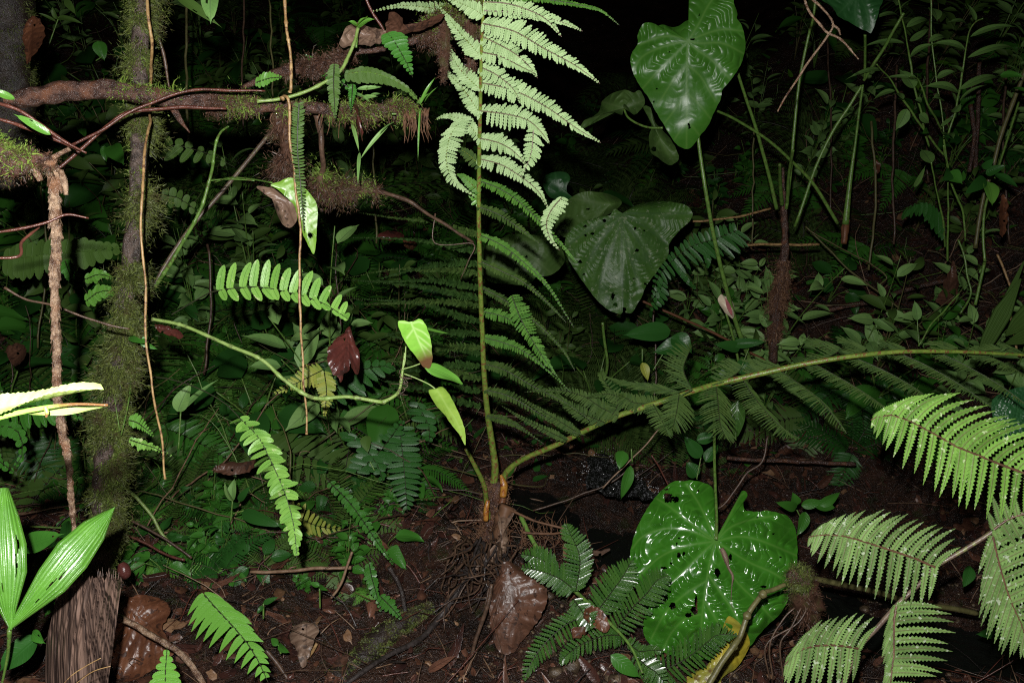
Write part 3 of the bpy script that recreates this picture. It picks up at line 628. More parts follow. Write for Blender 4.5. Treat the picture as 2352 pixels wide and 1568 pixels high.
mk('leaf', mb, M['heart_young'], cl)['label'] = 'bright yellow green heart leaf with a browned tip'
mb = MB(); leaf3(mb, P(970,755,1.58), P(1034,766,1.6), .028, (UP - FW * .3), prof='ovate', bend=-.05); mk('leaf', mb, M['green_bright'], cl)
mb = MB(); leaf3(mb, P(975,842,1.55), P(1062,882,1.6), .032, (UP * .6 - FW + RI * .3), prof='ovate', bend=.06, wave=.1); mk('leaf', mb, M['green_bright'], cl)
mb = MB(); polyleaf(mb, [(1000,893),(990,893),(984,898),(992,915),(1005,935),(1020,950),(1032,968),(1045,985),(1058,1002),(1068,1022),(1070,1008),(1068,990),(1062,968),(1052,945),(1040,920),(1030,902),(1018,890),(1008,888)], (1003,893), 1.55, 0, .3, veins=[[(1003,893),(1025,930),(1050,970),(1068,1020)]], rip=.002, sp=14, nr=120, rings=20, edge=.006)
for q in mb.a: pass
mk('leaf', mb, M['heart_droop_p'], cl)['label'] = 'drooping blotched green leaf with a brown edge'
# browned big leaf on the straw root
bl = thing('withered_leaf', 'large bright green leaf with a shrivelled brown half behind the long straw root', 'leaf', P(630,415,1.6))
lv = T(1, 0, [(100,1275),(160,1250),(230,1225),(290,1245),(350,1310),(400,1370),(425,1440),(420,1568),(415,1650),(400,1750),(370,1710),(335,1640),(310,1580),(290,1520),(275,1450),(250,1400),(190,1340),(140,1300)])
mb = MB(); polyleaf(mb, lv, T(1, 0, [(255,1330)])[0], 1.56, .1, .1, veins=[T(1, 0, v) for v in ([(100,1275),(200,1290),(280,1380),(340,1500),(380,1620),(400,1740)], [(200,1290),(270,1260)], [(250,1340),(320,1300)], [(290,1400),(370,1370)], [(320,1470),(405,1440)], [(345,1540),(420,1500)], [(365,1600),(420,1570)])], rip=.002, sp=18, nr=160, rings=30, edge=.006, holes=[(713, 540, 6, 7)])
mk('blade', mb, M['green_warm_p'], bl)
mb = MB(); polyleaf(mb, T(1, 0, [(0,1290),(50,1285),(120,1300),(180,1345),(250,1400),(275,1450),(280,1520),(240,1568),(200,1560),(160,1510),(130,1430),(110,1370),(50,1330)]), T(1, 0, [(170,1410)])[0], 1.55, .1, 0, veins=[T(1, 0, [(100,1300),(200,1400),(265,1540)])], rip=.006, sp=14, nr=120, rings=24, edge=.02)
mk('shrivelled_half', mb, M['dead_pale_p'], bl)
mb = MB(); tube(mb, px([(490,420),(530,408),(580,412),(625,420)], 1.75, 1.57), .0016, seg=6); mk('petiole', mb, M['stem_green'], bl)
# angled green and brown canes behind
cn = thing('noded_cane', 'green bamboo like cane bending up from the mossy trunk to a curved tip', 'climber', P(355,660,1.9))
mb = MB(); tube(mb, px([(525,290),(508,303),(497,325),(491,360),(488,385),(482,410),(465,470),(440,522),(420,555),(395,600),(375,630),(352,665)], 1.8, 1.9), [rpx(k, 1.85) for k in (2,2.5,3,3.2,3.5,3.6,3.8,4,4,4.2,4.3,4.5)], n=150, seg=8, nodes=9, nodeh=.4); mk('cane', mb, M['stem_green'], cn)
mb = MB(); tube(mb, px([(483,415),(510,412),(545,412),(585,415)], 1.8), .0016, seg=5); mk('side_shoot', mb, M['stem_green'], cn)
tubething('brown_stalk', 'straight brown fern stalk slanting behind the green cane', 'stem', px([(625,300),(560,380),(500,452),(440,520),(385,600),(340,680)], 2.2, 2.1), rpx(5, 2.1), M['stem_tfbrown'], seg=8)
# white flash-bleached petiole at far left
wp = thing('broad_petiole', 'pale hairy flat leaf stalk jutting in from the left edge, closest thing to the viewer', 'leaf', P(-60,950,.59))
mb = MB(); leaf3(mb, P(-90,968,.58), P(236,890,.6), .0175, (UP * .9 - FW * .8), prof='strap', n=60, m=5, fold=.45, wave=.22, drip=False, bend=.02, rip=.05, nv=13, teeth=1)
leaf3(mb, P(60,948,.598), P(252,934,.605), .006, (UP * .5 - FW), prof='strap', n=30, m=3, fold=.3, wave=.35, drip=False, bend=-.04)
mk('blade', mb, m_leaf('pale_stalk', (.17, .26, .055), (.26, .34, .09), .55, nv=3, spots=(.12, .26, .05), spotthr=.68, spotsc=90), wp)
mb = MB(); tube(mb, px([(-80,985),(0,958),(90,938),(170,928),(248,930)], .585, .60), [.0024, .0022, .0018, .0012, .0009], seg=8, n=30); tube(mb, px([(104,934),(108,948),(106,958)], .59), [.0015, .0014, .0008], seg=6); mk('rib', mb, M['heart_small'], wp)
# ------------------------------------------------------------------ palm seedling bottom left
pm = thing('palm_seedling', 'bright green pleated palm seedling with a forked leaf in the lower left corner', 'palm', P(10,1560,1.35))
facing_k = 1.16
def pleat(mb, base, tip, wv, n=30, m=14, d0=1.25, d1=1.25, sag=0, amp=.0007, holes=()):
    """pleated palm lobe: wv = list of (s, left px, right px) measured across the axis"""
    b = np.array(base, float); t = np.array(tip, float); ax_ = t - b; L = np.linalg.norm(ax_); ax_ /= L; nr = np.array([-ax_[1], ax_[0]])
    vs = []; at = []; ss = [q[0] for q in wv]
    for i in range(n + 1):
        s = i / n; l = np.interp(s, ss, [q[1] for q in wv]); r = np.interp(s, ss, [q[2] for q in wv])
        for j in range(m * 4 + 1):
            u = j / (m * 4); q = b + ax_ * L * s + nr * (-l + (l + r) * u); d = facing(q[0], q[1], d0 * facing_k + (d1 - d0) * s) + sag * math.sin(s * math.pi) * .05 + amp * math.cos(u * m * 2 * math.pi) + .012 * (u - .5) ** 2 * 4
            vs.append(P(q[0], q[1], d)); at.append((s, abs(math.cos(u * m * math.pi)), .5))
    k = m * 4 + 1; fs_ = []
    for i in range(n):
        for j in range(k - 1):
            if any(((i + .5) / n - a) ** 2 / c ** 2 + ((j + .5) / k - b_) ** 2 / e ** 2 < 1 for a, b_, c, e in holes): continue
            fs_.append((i * k + j, (i + 1) * k + j, (i + 1) * k + j + 1, i * k + j + 1))
    mb.add(vs, fs_, 0, at)
mb = MB(); pleat(mb, (20,1445), (265,1163), [(0, 4, 4), (.15, 17, 17), (.4, 38, 40), (.6, 45, 42), (.8, 33, 30), (.93, 13, 11), (1, .5, .5)], d0=1.2, d1=1.19, m=9, sag=-.35, holes=[(.38, .55, .05, .025), (.46, .62, .035, .02), (.25, .6, .03, .03)]); mk('leaf_lobe', mb, M['palm'], pm)
mb = MB(); pleat(mb, (25,1445), (8,1120), [(0, 4, 4), (.15, 28, 16), (.4, 60, 44), (.6, 62, 46), (.8, 46, 32), (1, 14, 12)], d0=1.2, d1=1.2, m=10, sag=-.3, holes=[(.45, .75, .08, .02), (.6, .8, .06, .02), (.3, .4, .05, .02)]); mk('leaf_lobe', mb, M['palm'], pm)
mb = MB(); tube(mb, px([(22,1445),(18,1500),(5,1568),(0,1600)], 1.3, 1.38), [.004, .0025, .002, .002], seg=8); mk('stalk', mb, M['stem_green'], pm)
LV = [('broad_leaf', 'broad dark veined leaf lying behind the forked palm leaf', (55,1255), (150,1225), 52, 1.5, 'green_mid'), ('broad_leaf', 'rounded wet leaf at the bottom left corner, below the palm seedling', (88,1462), (-5,1545), 62, 1.45, 'green_deep'),
 ('broad_leaf', 'torn dark green leaf between palm seedling and brown sheath', (140,1345), (100,1420), 40, 1.5, 'green_mid'), ('broad_leaf', 'tiny green leaf touching the left side of the brown sheath', (75,1450), (106,1478), 26, 1.42, 'green_mid'),
 ('broad_leaf', 'narrow green leaf above the left end of the thick branch', (34,228), (-30,205), 20, 1.2, 'green_bright'), ('torn_leaf', 'bright green torn leaf lying on the left twigs below the thick branch', (116,310), (30,262), 22, 1.2, 'green_bright'),
 ('broad_leaf', 'pale underside of a leaf hanging at the top edge left of centre', (485,-20), (484,56), 44, 1.7, 'green_pale'), ('broad_leaf', 'long olive leaf drooping behind the first straw root at the top', (405,-10), (510,64), 26, 1.75, 'green_olive')]
for nm, lab, b, t, wd, d, m in LV:
    mb = MB(); leaf3(mb, P(b[0], b[1], d), P(t[0], t[1], d - .02), rpx(wd, d), (-FW + UP * .3 + RI * rnd(-.3, .3)).normalized(), bend=rnd(.02, .08), wave=.06, rip=.012, n=22, m=4, holes=1)
    solo(nm, mb, M[m], lab, 'leaf', P(b[0], b[1], d), smooth=True)
# brown palm sheath
mb = MB(); vs = []; at = []; n, m = 40, 110
Lf = cr([(145,1318), (132,1360), (118,1420), (106,1480), (104,1568), (108,1640)], n + 1); Rt = cr([(283,1322), (275,1370), (266,1440), (258,1500), (248,1568), (240,1640)], n + 1)
for i in range(n + 1):
    for j in range(m + 1):
        u = j / m; q = Lf[i] * (1 - u) + Rt[i] * u; yy = q[1] + (16 * noise.noise(Vector((u * 14, 3, 0))) + 9 * noise.noise(Vector((u * 40, 5, 0))) + 5) * max(0, 1 - i / 3)
        d = 1.40 - .05 * math.sin(u * math.pi) + .03 * i / n + .006 * noise.noise(Vector((u * 30, i * .10, 0))) + .004 * abs(noise.noise(Vector((u * 9, i * .06, 4))))
        vs.append(P(q[0], yy, d)); at.append((i / n, u, .5))
mb.add(vs, [(i * (m + 1) + j, (i + 1) * (m + 1) + j, (i + 1) * (m + 1) + j + 1, i * (m + 1) + j + 1) for i in range(n) for j in range(m)], 0, at)
for _ in range(26):
    x = rnd(150, 275); tube(mb, px([(x, 1330), (x + rnd(-4, 4), rnd(1300, 1318))], 1.37), [.0012, .0004], seg=4, n=4)
solo('palm_sheath', mb, M['sheath'], 'dry dark brown palm sheath with streaked fibres standing at the bottom left', 'sheath', P(180,1568,1.4))
# pupa-like brown cone
mb = MB(); c, r = tube(mb, px([(278,1292),(283,1303),(287,1318),(286,1328)], 1.75), [rpx(k, 1.75) for k in (6,12,12,4)], n=30, seg=14, nodes=7, nodeh=.12)
solo('seed_pod', mb, M['dead_dark'], 'small shiny ringed brown pod on the litter behind the brown sheath', 'pod', c[0])
# ------------------------------------------------------------------ central tree fern
tf = thing('tree_fern', 'tall tree fern at the centre, upright green stalk and arching right stalk from one crown', 'tree fern', P(1140,1230,2.42))
cx, r = None, None
mb = MB(); c, r = tube(mb, px([(1138,1105),(1140,1135),(1135,1175),(1128,1215),(1120,1255),(1125,1300)], 2.35, 2.42), [rpx(k, 2.35) for k in (14,22,20,20,22,30)], n=60, seg=18, rough=.35, fs=22); mk('crown_base', mb, M['bark_branch'], tf)
mb = MB(); moss(mb, c, r, 900, .03, down=-.6, thr=-.8, wd=.0012); mk('bristles', mb, M['fibre'], tf, smooth=False)
UPF = [(1116,-40,1.50),(1108,60,1.56),(1105,150,1.62),(1103,250,1.70),(1100,400,1.82),(1100,520,1.92),(1103,650,2.02),(1107,750,2.1),(1112,860,2.18),(1120,950,2.25),(1132,1030,2.31),(1137,1080,2.34),(1128,1142,2.36)]
UR = [3,3.6,4,4.4,5,5.2,5.6,5.8,6.2,6.8,7.6,8.5,9.5]
f1 = MB(); tube(f1, px(UPF, 0), [rpx(a, b[2]) for a, b in zip(UR, UPF)], n=150, seg=12, rough=.05, fs=80)
mk('frond_stalk', f1, M['stem_tf'], tf); 
fr1 = [o for o in tf.children if o.name.startswith('frond_stalk')][0]
def pin(parent, pts, d0, d1, la, lb, W, sp, mat, A=None, B=None, cA=None, cB=None, teeth=4, serr=.35, shape='fern', name='pinna', nj=.25, rr=.0012, t0=0.0, prof='oblong', nrm=None, tipmix=.8, jit=.08, rmat='rach_dark', label=None, gaps=0.0, base_w=.8, dzA=0.0, dzB=0.0, fold=.12):
    """pinna given in px; A,B px side vectors (default perpendicular to the chord); la, lb leaflet lengths in px"""
    d = (d0 + d1) / 2; dx, dy = pts[-1][0] - pts[0][0], pts[-1][1] - pts[0][1]; L = math.hypot(dx, dy)
    if A is None: A = (dy / L + .35 * dx / L, -dx / L + .35 * dy / L)
    if B is None: B = (-dy / L + .35 * dx / L, dx / L + .35 * dy / L)
    mb = MB(); u = V(1, 0, d).length
    pinna(mb, px(pts, d0, d1), (V(A[0], A[1], d) / u + FW * dzA).normalized(), (V(B[0], B[1], d) / u + FW * dzB).normalized(), rpx(la, d), rpx(W, d), rpx(sp, d),
          V(*cA, d) / u if cA else None, V(*cB, d) / u if cB else None, teeth, serr, nrm, prof, t0, shape, rr, jit, fold, tipmix, 0, 1, rpx(lb, d), nj, gaps, base_w)
    o = mk(name, mb, [M[mat], M[rmat]], parent) if parent is not None else None
    if label and o: o['label'] = label
    return o if o else mb
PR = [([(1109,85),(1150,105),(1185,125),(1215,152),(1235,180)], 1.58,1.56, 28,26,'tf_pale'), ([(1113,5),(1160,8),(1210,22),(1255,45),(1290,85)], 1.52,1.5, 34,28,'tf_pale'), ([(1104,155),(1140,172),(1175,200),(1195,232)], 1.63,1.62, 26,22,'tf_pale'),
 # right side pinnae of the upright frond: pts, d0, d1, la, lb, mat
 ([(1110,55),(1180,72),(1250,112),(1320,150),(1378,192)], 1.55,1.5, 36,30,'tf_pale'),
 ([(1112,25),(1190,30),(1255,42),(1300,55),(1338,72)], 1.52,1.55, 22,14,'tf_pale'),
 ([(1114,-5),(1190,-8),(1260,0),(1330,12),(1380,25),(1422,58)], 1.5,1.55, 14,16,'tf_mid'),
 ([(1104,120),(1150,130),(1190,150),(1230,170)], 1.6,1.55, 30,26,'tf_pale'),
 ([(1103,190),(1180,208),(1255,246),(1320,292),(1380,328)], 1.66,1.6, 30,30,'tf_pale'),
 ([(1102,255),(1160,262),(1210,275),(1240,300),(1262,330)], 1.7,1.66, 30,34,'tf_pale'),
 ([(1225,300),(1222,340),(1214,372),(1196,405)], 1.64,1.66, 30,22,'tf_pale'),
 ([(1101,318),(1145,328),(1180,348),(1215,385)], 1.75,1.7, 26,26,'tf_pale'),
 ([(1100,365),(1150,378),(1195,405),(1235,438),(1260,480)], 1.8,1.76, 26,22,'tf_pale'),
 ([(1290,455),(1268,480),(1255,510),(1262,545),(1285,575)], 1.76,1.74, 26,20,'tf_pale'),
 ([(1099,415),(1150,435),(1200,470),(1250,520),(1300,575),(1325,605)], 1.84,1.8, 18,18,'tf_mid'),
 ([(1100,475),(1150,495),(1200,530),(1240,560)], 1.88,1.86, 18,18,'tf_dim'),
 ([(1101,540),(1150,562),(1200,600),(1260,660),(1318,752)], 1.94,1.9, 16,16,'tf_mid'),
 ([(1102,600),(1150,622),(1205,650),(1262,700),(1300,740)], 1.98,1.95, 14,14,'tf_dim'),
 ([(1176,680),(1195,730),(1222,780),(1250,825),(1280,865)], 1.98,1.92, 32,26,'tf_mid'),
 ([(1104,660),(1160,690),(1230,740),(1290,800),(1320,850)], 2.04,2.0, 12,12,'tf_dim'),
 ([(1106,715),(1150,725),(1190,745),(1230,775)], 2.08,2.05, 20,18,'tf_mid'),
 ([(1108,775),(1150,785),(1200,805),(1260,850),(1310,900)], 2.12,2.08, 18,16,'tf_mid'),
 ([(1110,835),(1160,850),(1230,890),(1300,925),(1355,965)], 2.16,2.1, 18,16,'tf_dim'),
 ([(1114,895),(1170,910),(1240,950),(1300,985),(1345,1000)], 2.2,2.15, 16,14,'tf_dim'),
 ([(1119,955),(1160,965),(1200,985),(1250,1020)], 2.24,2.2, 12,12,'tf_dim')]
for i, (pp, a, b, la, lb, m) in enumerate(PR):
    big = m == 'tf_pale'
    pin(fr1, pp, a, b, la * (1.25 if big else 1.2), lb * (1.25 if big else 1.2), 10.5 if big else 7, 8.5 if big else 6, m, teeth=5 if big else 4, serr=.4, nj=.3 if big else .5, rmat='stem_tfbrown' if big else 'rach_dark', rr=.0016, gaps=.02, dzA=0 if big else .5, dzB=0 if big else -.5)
PL = [([(1104,130),(1085,108),(1055,75),(1030,42),(1005,10)], 1.6,1.66, 26,20,'tf_pale'), ([(1108,35),(1085,20),(1050,5),(1010,-10)], 1.54,1.6, 24,22,'tf_pale'),
 ([(1090,60),(1040,30),(980,18),(920,14),(850,28)], 1.85,1.9, 20,24,'tf_pale'),
 ([(1103,205),(1075,180),(1050,150),(1035,120),(1022,85)], 1.66,1.72, 24,22,'tf_pale'), ([(1103,262),(1085,235),(1060,200),(1035,175),(1010,150)], 1.7,1.76, 22,22,'tf_pale'),
 ([(1102,320),(1085,295),(1068,280),(1045,270),(1020,268),(1000,275)], 1.75,1.8, 18,22,'tf_pale'),
 ([(1062,272),(1040,300),(1028,335),(1025,370),(1035,405),(1060,430),(1092,452)], 1.72,1.8, 34,30,'tf_pale'),
 ([(1101,380),(1080,358),(1060,345),(1040,342)], 1.8,1.84, 20,16,'tf_dim'), ([(1100,440),(1080,420),(1062,405),(1048,400)], 1.85,1.9, 16,14,'tf_mid'),
 ([(1100,470),(1088,452),(1074,448)], 1.88,1.9, 14,12,'green_bright')]
for pp, a, b, la, lb, m in PL: pin(fr1, pp, a, b, la * 1.15, lb * 1.15, 9.5, 7.8, m, teeth=5, serr=.4, nj=.3, rmat='stem_tf')
random.seed(31)
for k in range(15):    # left pinnae seen edge-on, sweeping into the dark
    y = 548 + k * 27 + rnd(-9, 9); e = rnd(-42, 34)
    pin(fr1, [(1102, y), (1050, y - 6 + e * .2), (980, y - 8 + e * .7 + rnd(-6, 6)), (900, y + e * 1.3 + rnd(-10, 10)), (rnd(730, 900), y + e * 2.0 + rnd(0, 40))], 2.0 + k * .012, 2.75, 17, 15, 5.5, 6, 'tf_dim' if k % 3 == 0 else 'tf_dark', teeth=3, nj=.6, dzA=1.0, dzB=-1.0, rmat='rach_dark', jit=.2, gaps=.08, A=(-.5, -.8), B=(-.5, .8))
# right-going frond
f2 = MB(); RF = [(1152,1160,2.38),(1156,1100,2.36),(1175,1072,2.34),(1210,1050,2.31),(1280,1020,2.27),(1400,962,2.2),(1500,928,2.15),(1600,895,2.1),(1660,878,2.06),(1760,855,2.02),(1850,835,2.0),(1950,819,1.98),(2060,808,1.97),(2180,807,1.97),(2300,812,1.98),(2420,820,2.0)]
tube(f2, px(RF, 0), [rpx(a, 2.2) for a in (10,8,7,6.5,6.5,6.5,6.5,6.3,6.2,6,5.6,5.2,4.6,4,3.4,3)], n=150, seg=12, rough=.05, fs=80)
fr2 = mk('frond_stalk', f2, M['stem_tf'], tf)
DN = [([(1560,905),(1555,940),(1545,985)],34), ([(1645,888),(1650,930),(1655,975),(1668,1005)],38), ([(1705,870),(1735,915),(1760,945),(1800,985),(1835,1005)],30), ([(1790,850),(1840,885),(1890,925),(1945,995)],26), ([(1870,835),(1930,868),(1990,905),(2040,940)],24), ([(1960,820),(2030,850),(2100,890),(2150,930)],22), ([(2060,808),(2130,840),(2200,880),(2280,935)],20), ([(2150,806),(2220,840),(2290,880),(2360,930)],20), ([(2240,808),(2300,830),(2370,870)],20),
 ([(1500,928),(1520,965),(1535,1000)],24)]
for pp, w_ in DN: pin(fr2, pp, 2.04, 1.92, w_ * 1.5, w_ * 1.2, 3.6, 5.2, 'tf_dim', teeth=5, nj=.35, shape='even', A=(.8, .5), B=(-.8, .1), cA=(0, .25), cB=(0, .25), dzA=.3, dzB=.3, tipmix=.7, rmat='rach_dark', jit=.08)
UPp = [([(1560,900),(1500,890),(1440,880),(1385,862)],22), ([(1590,895),(1570,850),(1580,815),(1590,795)],36), ([(1660,878),(1700,850),(1690,835),(1625,850)],26), ([(1730,862),(1760,840),(1700,825)],22), ([(1800,846),(1770,835),(1740,826)],24), ([(1880,832),(1930,800),(1870,785),(1860,780)],26), ([(1960,820),(1990,800),(1950,785),(1925,778)],24), ([(2060,808),(2080,800),(2040,790),(2030,782)],20), ([(2150,807),(2200,800),(2160,790),(2120,790)],18), ([(2240,808),(2300,802),(2270,795)],18), ([(2352,812),(2330,800),(2290,790)],16)]
for pp, w_ in UPp: pin(fr2, pp, 2.05, 2.15, w_ * 1.6, w_ * 1.3, 3.6, 5.2, 'tf_dim', teeth=5, nj=.35, shape='even', A=(-.8, -.35), B=(-.75, .25), dzA=.2, dzB=.2, rmat='rach_dark', jit=.08)
LT = [([(1510,925),(1460,925),(1400,905),(1345,912)],26), ([(1420,955),(1380,935),(1340,910),(1280,895),(1205,900)],24), ([(1390,970),(1340,950),(1300,925),(1270,890)],22), ([(1400,962),(1420,920),(1385,870),(1385,845)],26), ([(1330,995),(1290,970),(1240,940),(1180,905)],14), ([(1480,935),(1440,915),(1420,905)],22), ([(1300,1010),(1260,990),(1200,960),(1150,930)],12)]
for pp, w_ in LT: pin(fr2, pp, 2.18, 2.1, w_ * 1.3, w_ * 1.1, 6, 6,  'tf_dim', teeth=4, nj=.35, rmat='rach_dark')
mb = MB(); tube(mb, px([(1122,1190),(1117,1150),(1112,1115),(1092,1072),(1070,1030)], 2.36, 2.2), [rpx(k, 2.3) for k in (7,6,5.5,5,4)], n=40, seg=10); mk('cut_stalk', mb, M['stem_tf'], tf)
mb = MB(); tube(mb, px([(1160,1110),(1158,1130),(1152,1155)], 2.33), [rpx(k, 2.3) for k in (4,8,10)], n=16, seg=12, rough=.2); mk('young_crozier', mb, M['dead_orange'], tf)
# withered fronds hanging from the crown
mb = MB(); tube(mb, px([(1150,1165),(1175,1172),(1200,1185),(1240,1200),(1300,1215),(1270,1225),(1200,1220)], 2.3, 2.2), .0035, n=50, rough=.4, wob=.004)
c, r = tube(mb, px([(1165,1160),(1150,1200),(1148,1250),(1125,1275),(1100,1290)], 2.3), [.02, .022, .02, .014, .006], n=40, rough=.5, seg=12)
for _ in range(60):
    x, y = rnd(1120, 1300), rnd(1170, 1215) + rnd(0, 20); tube(mb, px([(x, y), (x + rnd(-20, 20), y + rnd(10, 40)), (x + rnd(-30, 30), y + rnd(20, 90))], 2.28, 2.24), .0008, seg=4, n=6)
mk('withered_frond', mb, M['fibre'], tf)
mb = MB(); tube(mb, px([(1112,1245),(1085,1310),(1050,1360),(1000,1430),(960,1470),(900,1500),(850,1530),(780,1580)], 2.3, 1.9), [rpx(k, 2.1) for k in (9,8,7,7,6,5,5,4)], n=80, rough=.3, fs=25); mk('dead_stalk', mb, M['root_black'], tf)
mb = MB(); polyleaf(mb, [(1185,1170),(1165,1160),(1148,1164),(1142,1185),(1148,1215),(1142,1245),(1122,1268),(1104,1288),(1094,1306),(1112,1304),(1138,1290),(1158,1268),(1166,1235),(1162,1200),(1170,1182)], (1152,1232), 2.24, .5, -.3, veins=[[(1165,1168),(1156,1230),(1104,1296)], [(1150,1170),(1150,1240),(1110,1290)]], rip=.012, sp=9, nr=140, rings=24, edge=.03, cup=-.03, ed_noise=4); mk('withered_sheath', mb, M['dead_pale_p'], tf)
mb = MB(); tube(mb, px([(1121,1148),(1117,1170),(1116,1195)], 2.27), [rpx(k, 2.27) for k in (5,7,6)], n=16, rough=.15); tube(mb, px([(1150,1090),(1157,1112),(1156,1140)], 2.27), [rpx(k, 2.27) for k in (3,9,9)], n=16, rough=.2); mk('stalk_base', mb, m_stem('orange_base', (.30, .11, .02), (.42, .22, .04), .25, blotch=(.16, .03, .015)), tf)
mb = MB()
for _ in range(55):
    x = rnd(1040, 1175); y = rnd(1225, 1330); k = rnd(.3, 1.2); tube(mb, px([(x, y), (x + rnd(-40, 30) * k, y + rnd(30, 70) * k), (x + rnd(-110, 60) * k, y + rnd(60, 160) * k)], 2.26, 2.1), [.004 * rnd(.5, 1.2), .003, .0008], seg=6, n=16, rough=.4, wob=.025, mi=random.choice((0, 1, 1)))
mk('root_skirt', mb, [M['root_black'], M['twig']], tf)
# ------------------------------------------------------------------ near fern frond lower right (whole plant outside the frame to the right)
nf = thing('tree_fern', 'pale green tree fern in the lower right corner, brown ribbed stalk forking into serrated pinnae', 'tree fern', P(1900,1620,1.5))
mb = MB(); tube(mb, px([(1925,1600),(1970,1492),(2017,1438),(2064,1385),(2114,1338),(2147,1302),(2214,1262),(2277,1222),(2310,1192),(2352,1178),(2420,1160)], 1.5, 1.38), [rpx(k, 1.45) for k in (6.5,6,5.6,5.4,5,4.8,4.8,4.6,4.4,4.2,4)], n=80, seg=12, rough=.06, fs=70)
st = mk('frond_stalk', mb, M['stem_tfbrown'], nf)
NF = dict(teeth=14, serr=.46, prof='lance', rmat='rach_brown', rr=.0024, nj=.14, jit=.03, shape='even', tipmix=.25, base_w=.95, fold=.1)
pin(st, T(3, 1, [(1790,1700),(1650,1650),(1500,1590),(1380,1540),(1300,1510),(1180,1440),(1050,1370),(930,1310),(840,1290),(760,1300),(710,1325)]), 1.36, 1.36, 138, 128, 24, 20.5, 'tf_near', A=(.62, -.78), B=(-.12, 1), cA=(.42, .30), cB=(-.04, 0), label='brightest and largest pinna, above the others', **NF)
pin(st, T(3, 2, [(1150,770),(1000,705),(850,655),(700,607),(580,570),(480,550),(350,548),(280,565)]), 1.42, 1.40, 98, 116, 21, 17.5, 'tf_near2', A=(.50, -.86), B=(-.16, 1), cA=(.35, .16), cB=(-.02, 0), label='pinna left of the stalk, tip touching the mossy ball', **NF)
pin(st, T(3, 2, [(620,1330),(500,1310),(380,1308),(260,1325),(170,1380),(110,1450)]), 1.46, 1.42, 92, 118, 21, 17.5, 'tf_near2', A=(.36, -.92), B=(-.12, 1), cA=(.28, .12), cB=(-.03, 0), label='lowest pinna on the left of the stalk', **NF)
pin(st, T(3, 2, [(885,1040),(868,1150),(868,1270),(866,1400),(850,1500),(840,1650),(830,1750)]), 1.44, 1.42, 60, 140, 22, 19, 'tf_near2', A=(-.45, .9), B=(1, -.18), cA=(-.02, .1), cB=(0, .16), **NF)
pin(st, T(3, 2, [(1550,560),(1580,700),(1615,830),(1660,970),(1710,1090),(1762,1200),(1800,1350)]), 1.38, 1.38, 125, 142, 23, 19, 'tf_near2', A=(-.36, .95), B=(.88, -.5), cA=(0, .05), cB=(.1, .1), **NF)
pin(st, T(3, 2, [(1560,510),(1640,450),(1740,410),(1850,400)]), 1.38, 1.36, 70, 70, 22, 19, 'tf_near2', A=(-.3, -.9), B=(.5, .85), **NF)
# ------------------------------------------------------------------ small dark wet tree fern, bottom centre
sf = thing('tree_fern', 'small dark wet fern spreading its shiny fine fronds under the big glossy heart leaf', 'tree fern', P(1180,1190,2.3))
mb = MB(); tube(mb, T_ := px(T(2, 2, [(60,420),(150,600),(280,780),(430,930),(550,1040),(700,1180),(820,1320),(900,1500)]), 2.28, 1.95), [rpx(k, 2.1) for k in (6,5.5,5,5,4.5,4,3,2.5)], n=60, seg=10); st = mk('frond_stalk', mb, M['stem_green'], sf)
SF = [([(440,930),(455,850),(470,740),(450,640),(400,540),(370,470)], 38, 34), ([(300,790),(240,740),(160,700),(60,680)], 24, 30), ([(420,920),(330,850),(200,800),(60,770)], 30, 38), ([(590,1070),(680,950),(760,840),(830,720)], 44, 40), ([(720,1190),(830,1050),(930,950),(1000,860),(1080,830)], 42, 40),
 ([(560,1060),(480,1110),(350,1180),(220,1300),(130,1430),(80,1560)], 34, 30), ([(440,1060),(520,1080),(560,1160)], 22, 22), ([(760,1240),(650,1240),(500,1290),(380,1370),(330,1440)], 28, 26), ([(800,1290),(880,1350),(960,1340),(1050,1345)], 18, 18),
 ([(900,1540),(1020,1490),(1200,1400),(1340,1290),(1420,1235),(1560,1240)], 44, 40), ([(850,1380),(930,1450),(1000,1500),(1060,1580)], 26, 30), ([(430,1000),(480,1070),(520,1150),(540,1200)], 24, 22)]
for pp, la, lb in SF: pin(st, T(2, 2, pp), 2.08, 1.98, la * 1.15, lb * 1.15, 8, 8.8, 'tf_wet', teeth=5, serr=.3, prof='oblong', nj=.16, jit=.05, shape='even', tipmix=.5, rmat='rach_dark', rr=.0018, nrm=(-FW * .85 + UP * .5).normalized())
# ------------------------------------------------------------------ once-pinnate ferns
def fern(label, pts, d0, d1, la, lb, W, sp, mat, name='fern', cat='fern', group=None, rmat='rach_dark', ex=None, **kw):
    t = thing(name, label, cat, P(pts[0][0], pts[0][1], d0), group); k = dict(teeth=7, serr=.12, prof='oblong', rr=.0018, tipmix=.7); k.update(kw)
    o = pin(t, pts, d0, d1, la, lb, W, sp, mat, name='frond', rmat=rmat, **k)
    for e in (ex or []):
        k2 = dict(k); k2.update(e[5] if len(e) > 5 else {}); pin(t, e[0], e[1], e[2], e[3], e[4], W, sp, mat, name='frond', rmat=rmat, **k2)
    return t
fern('pale green fern frond with upright leaflets behind the long straw root', [(395,722),(440,695),(480,672),(520,664),(580,658),(630,663),(680,675),(730,690),(780,718),(800,735)], 1.72, 1.62, 62, 34, 20, 24, 'nephro', A=(.02, -1), B=(.55, .8), cA=(.18, .0), cB=(.1, .1), t0=.26, shape='even', tipmix=.5, jit=.08, dzB=-.3)
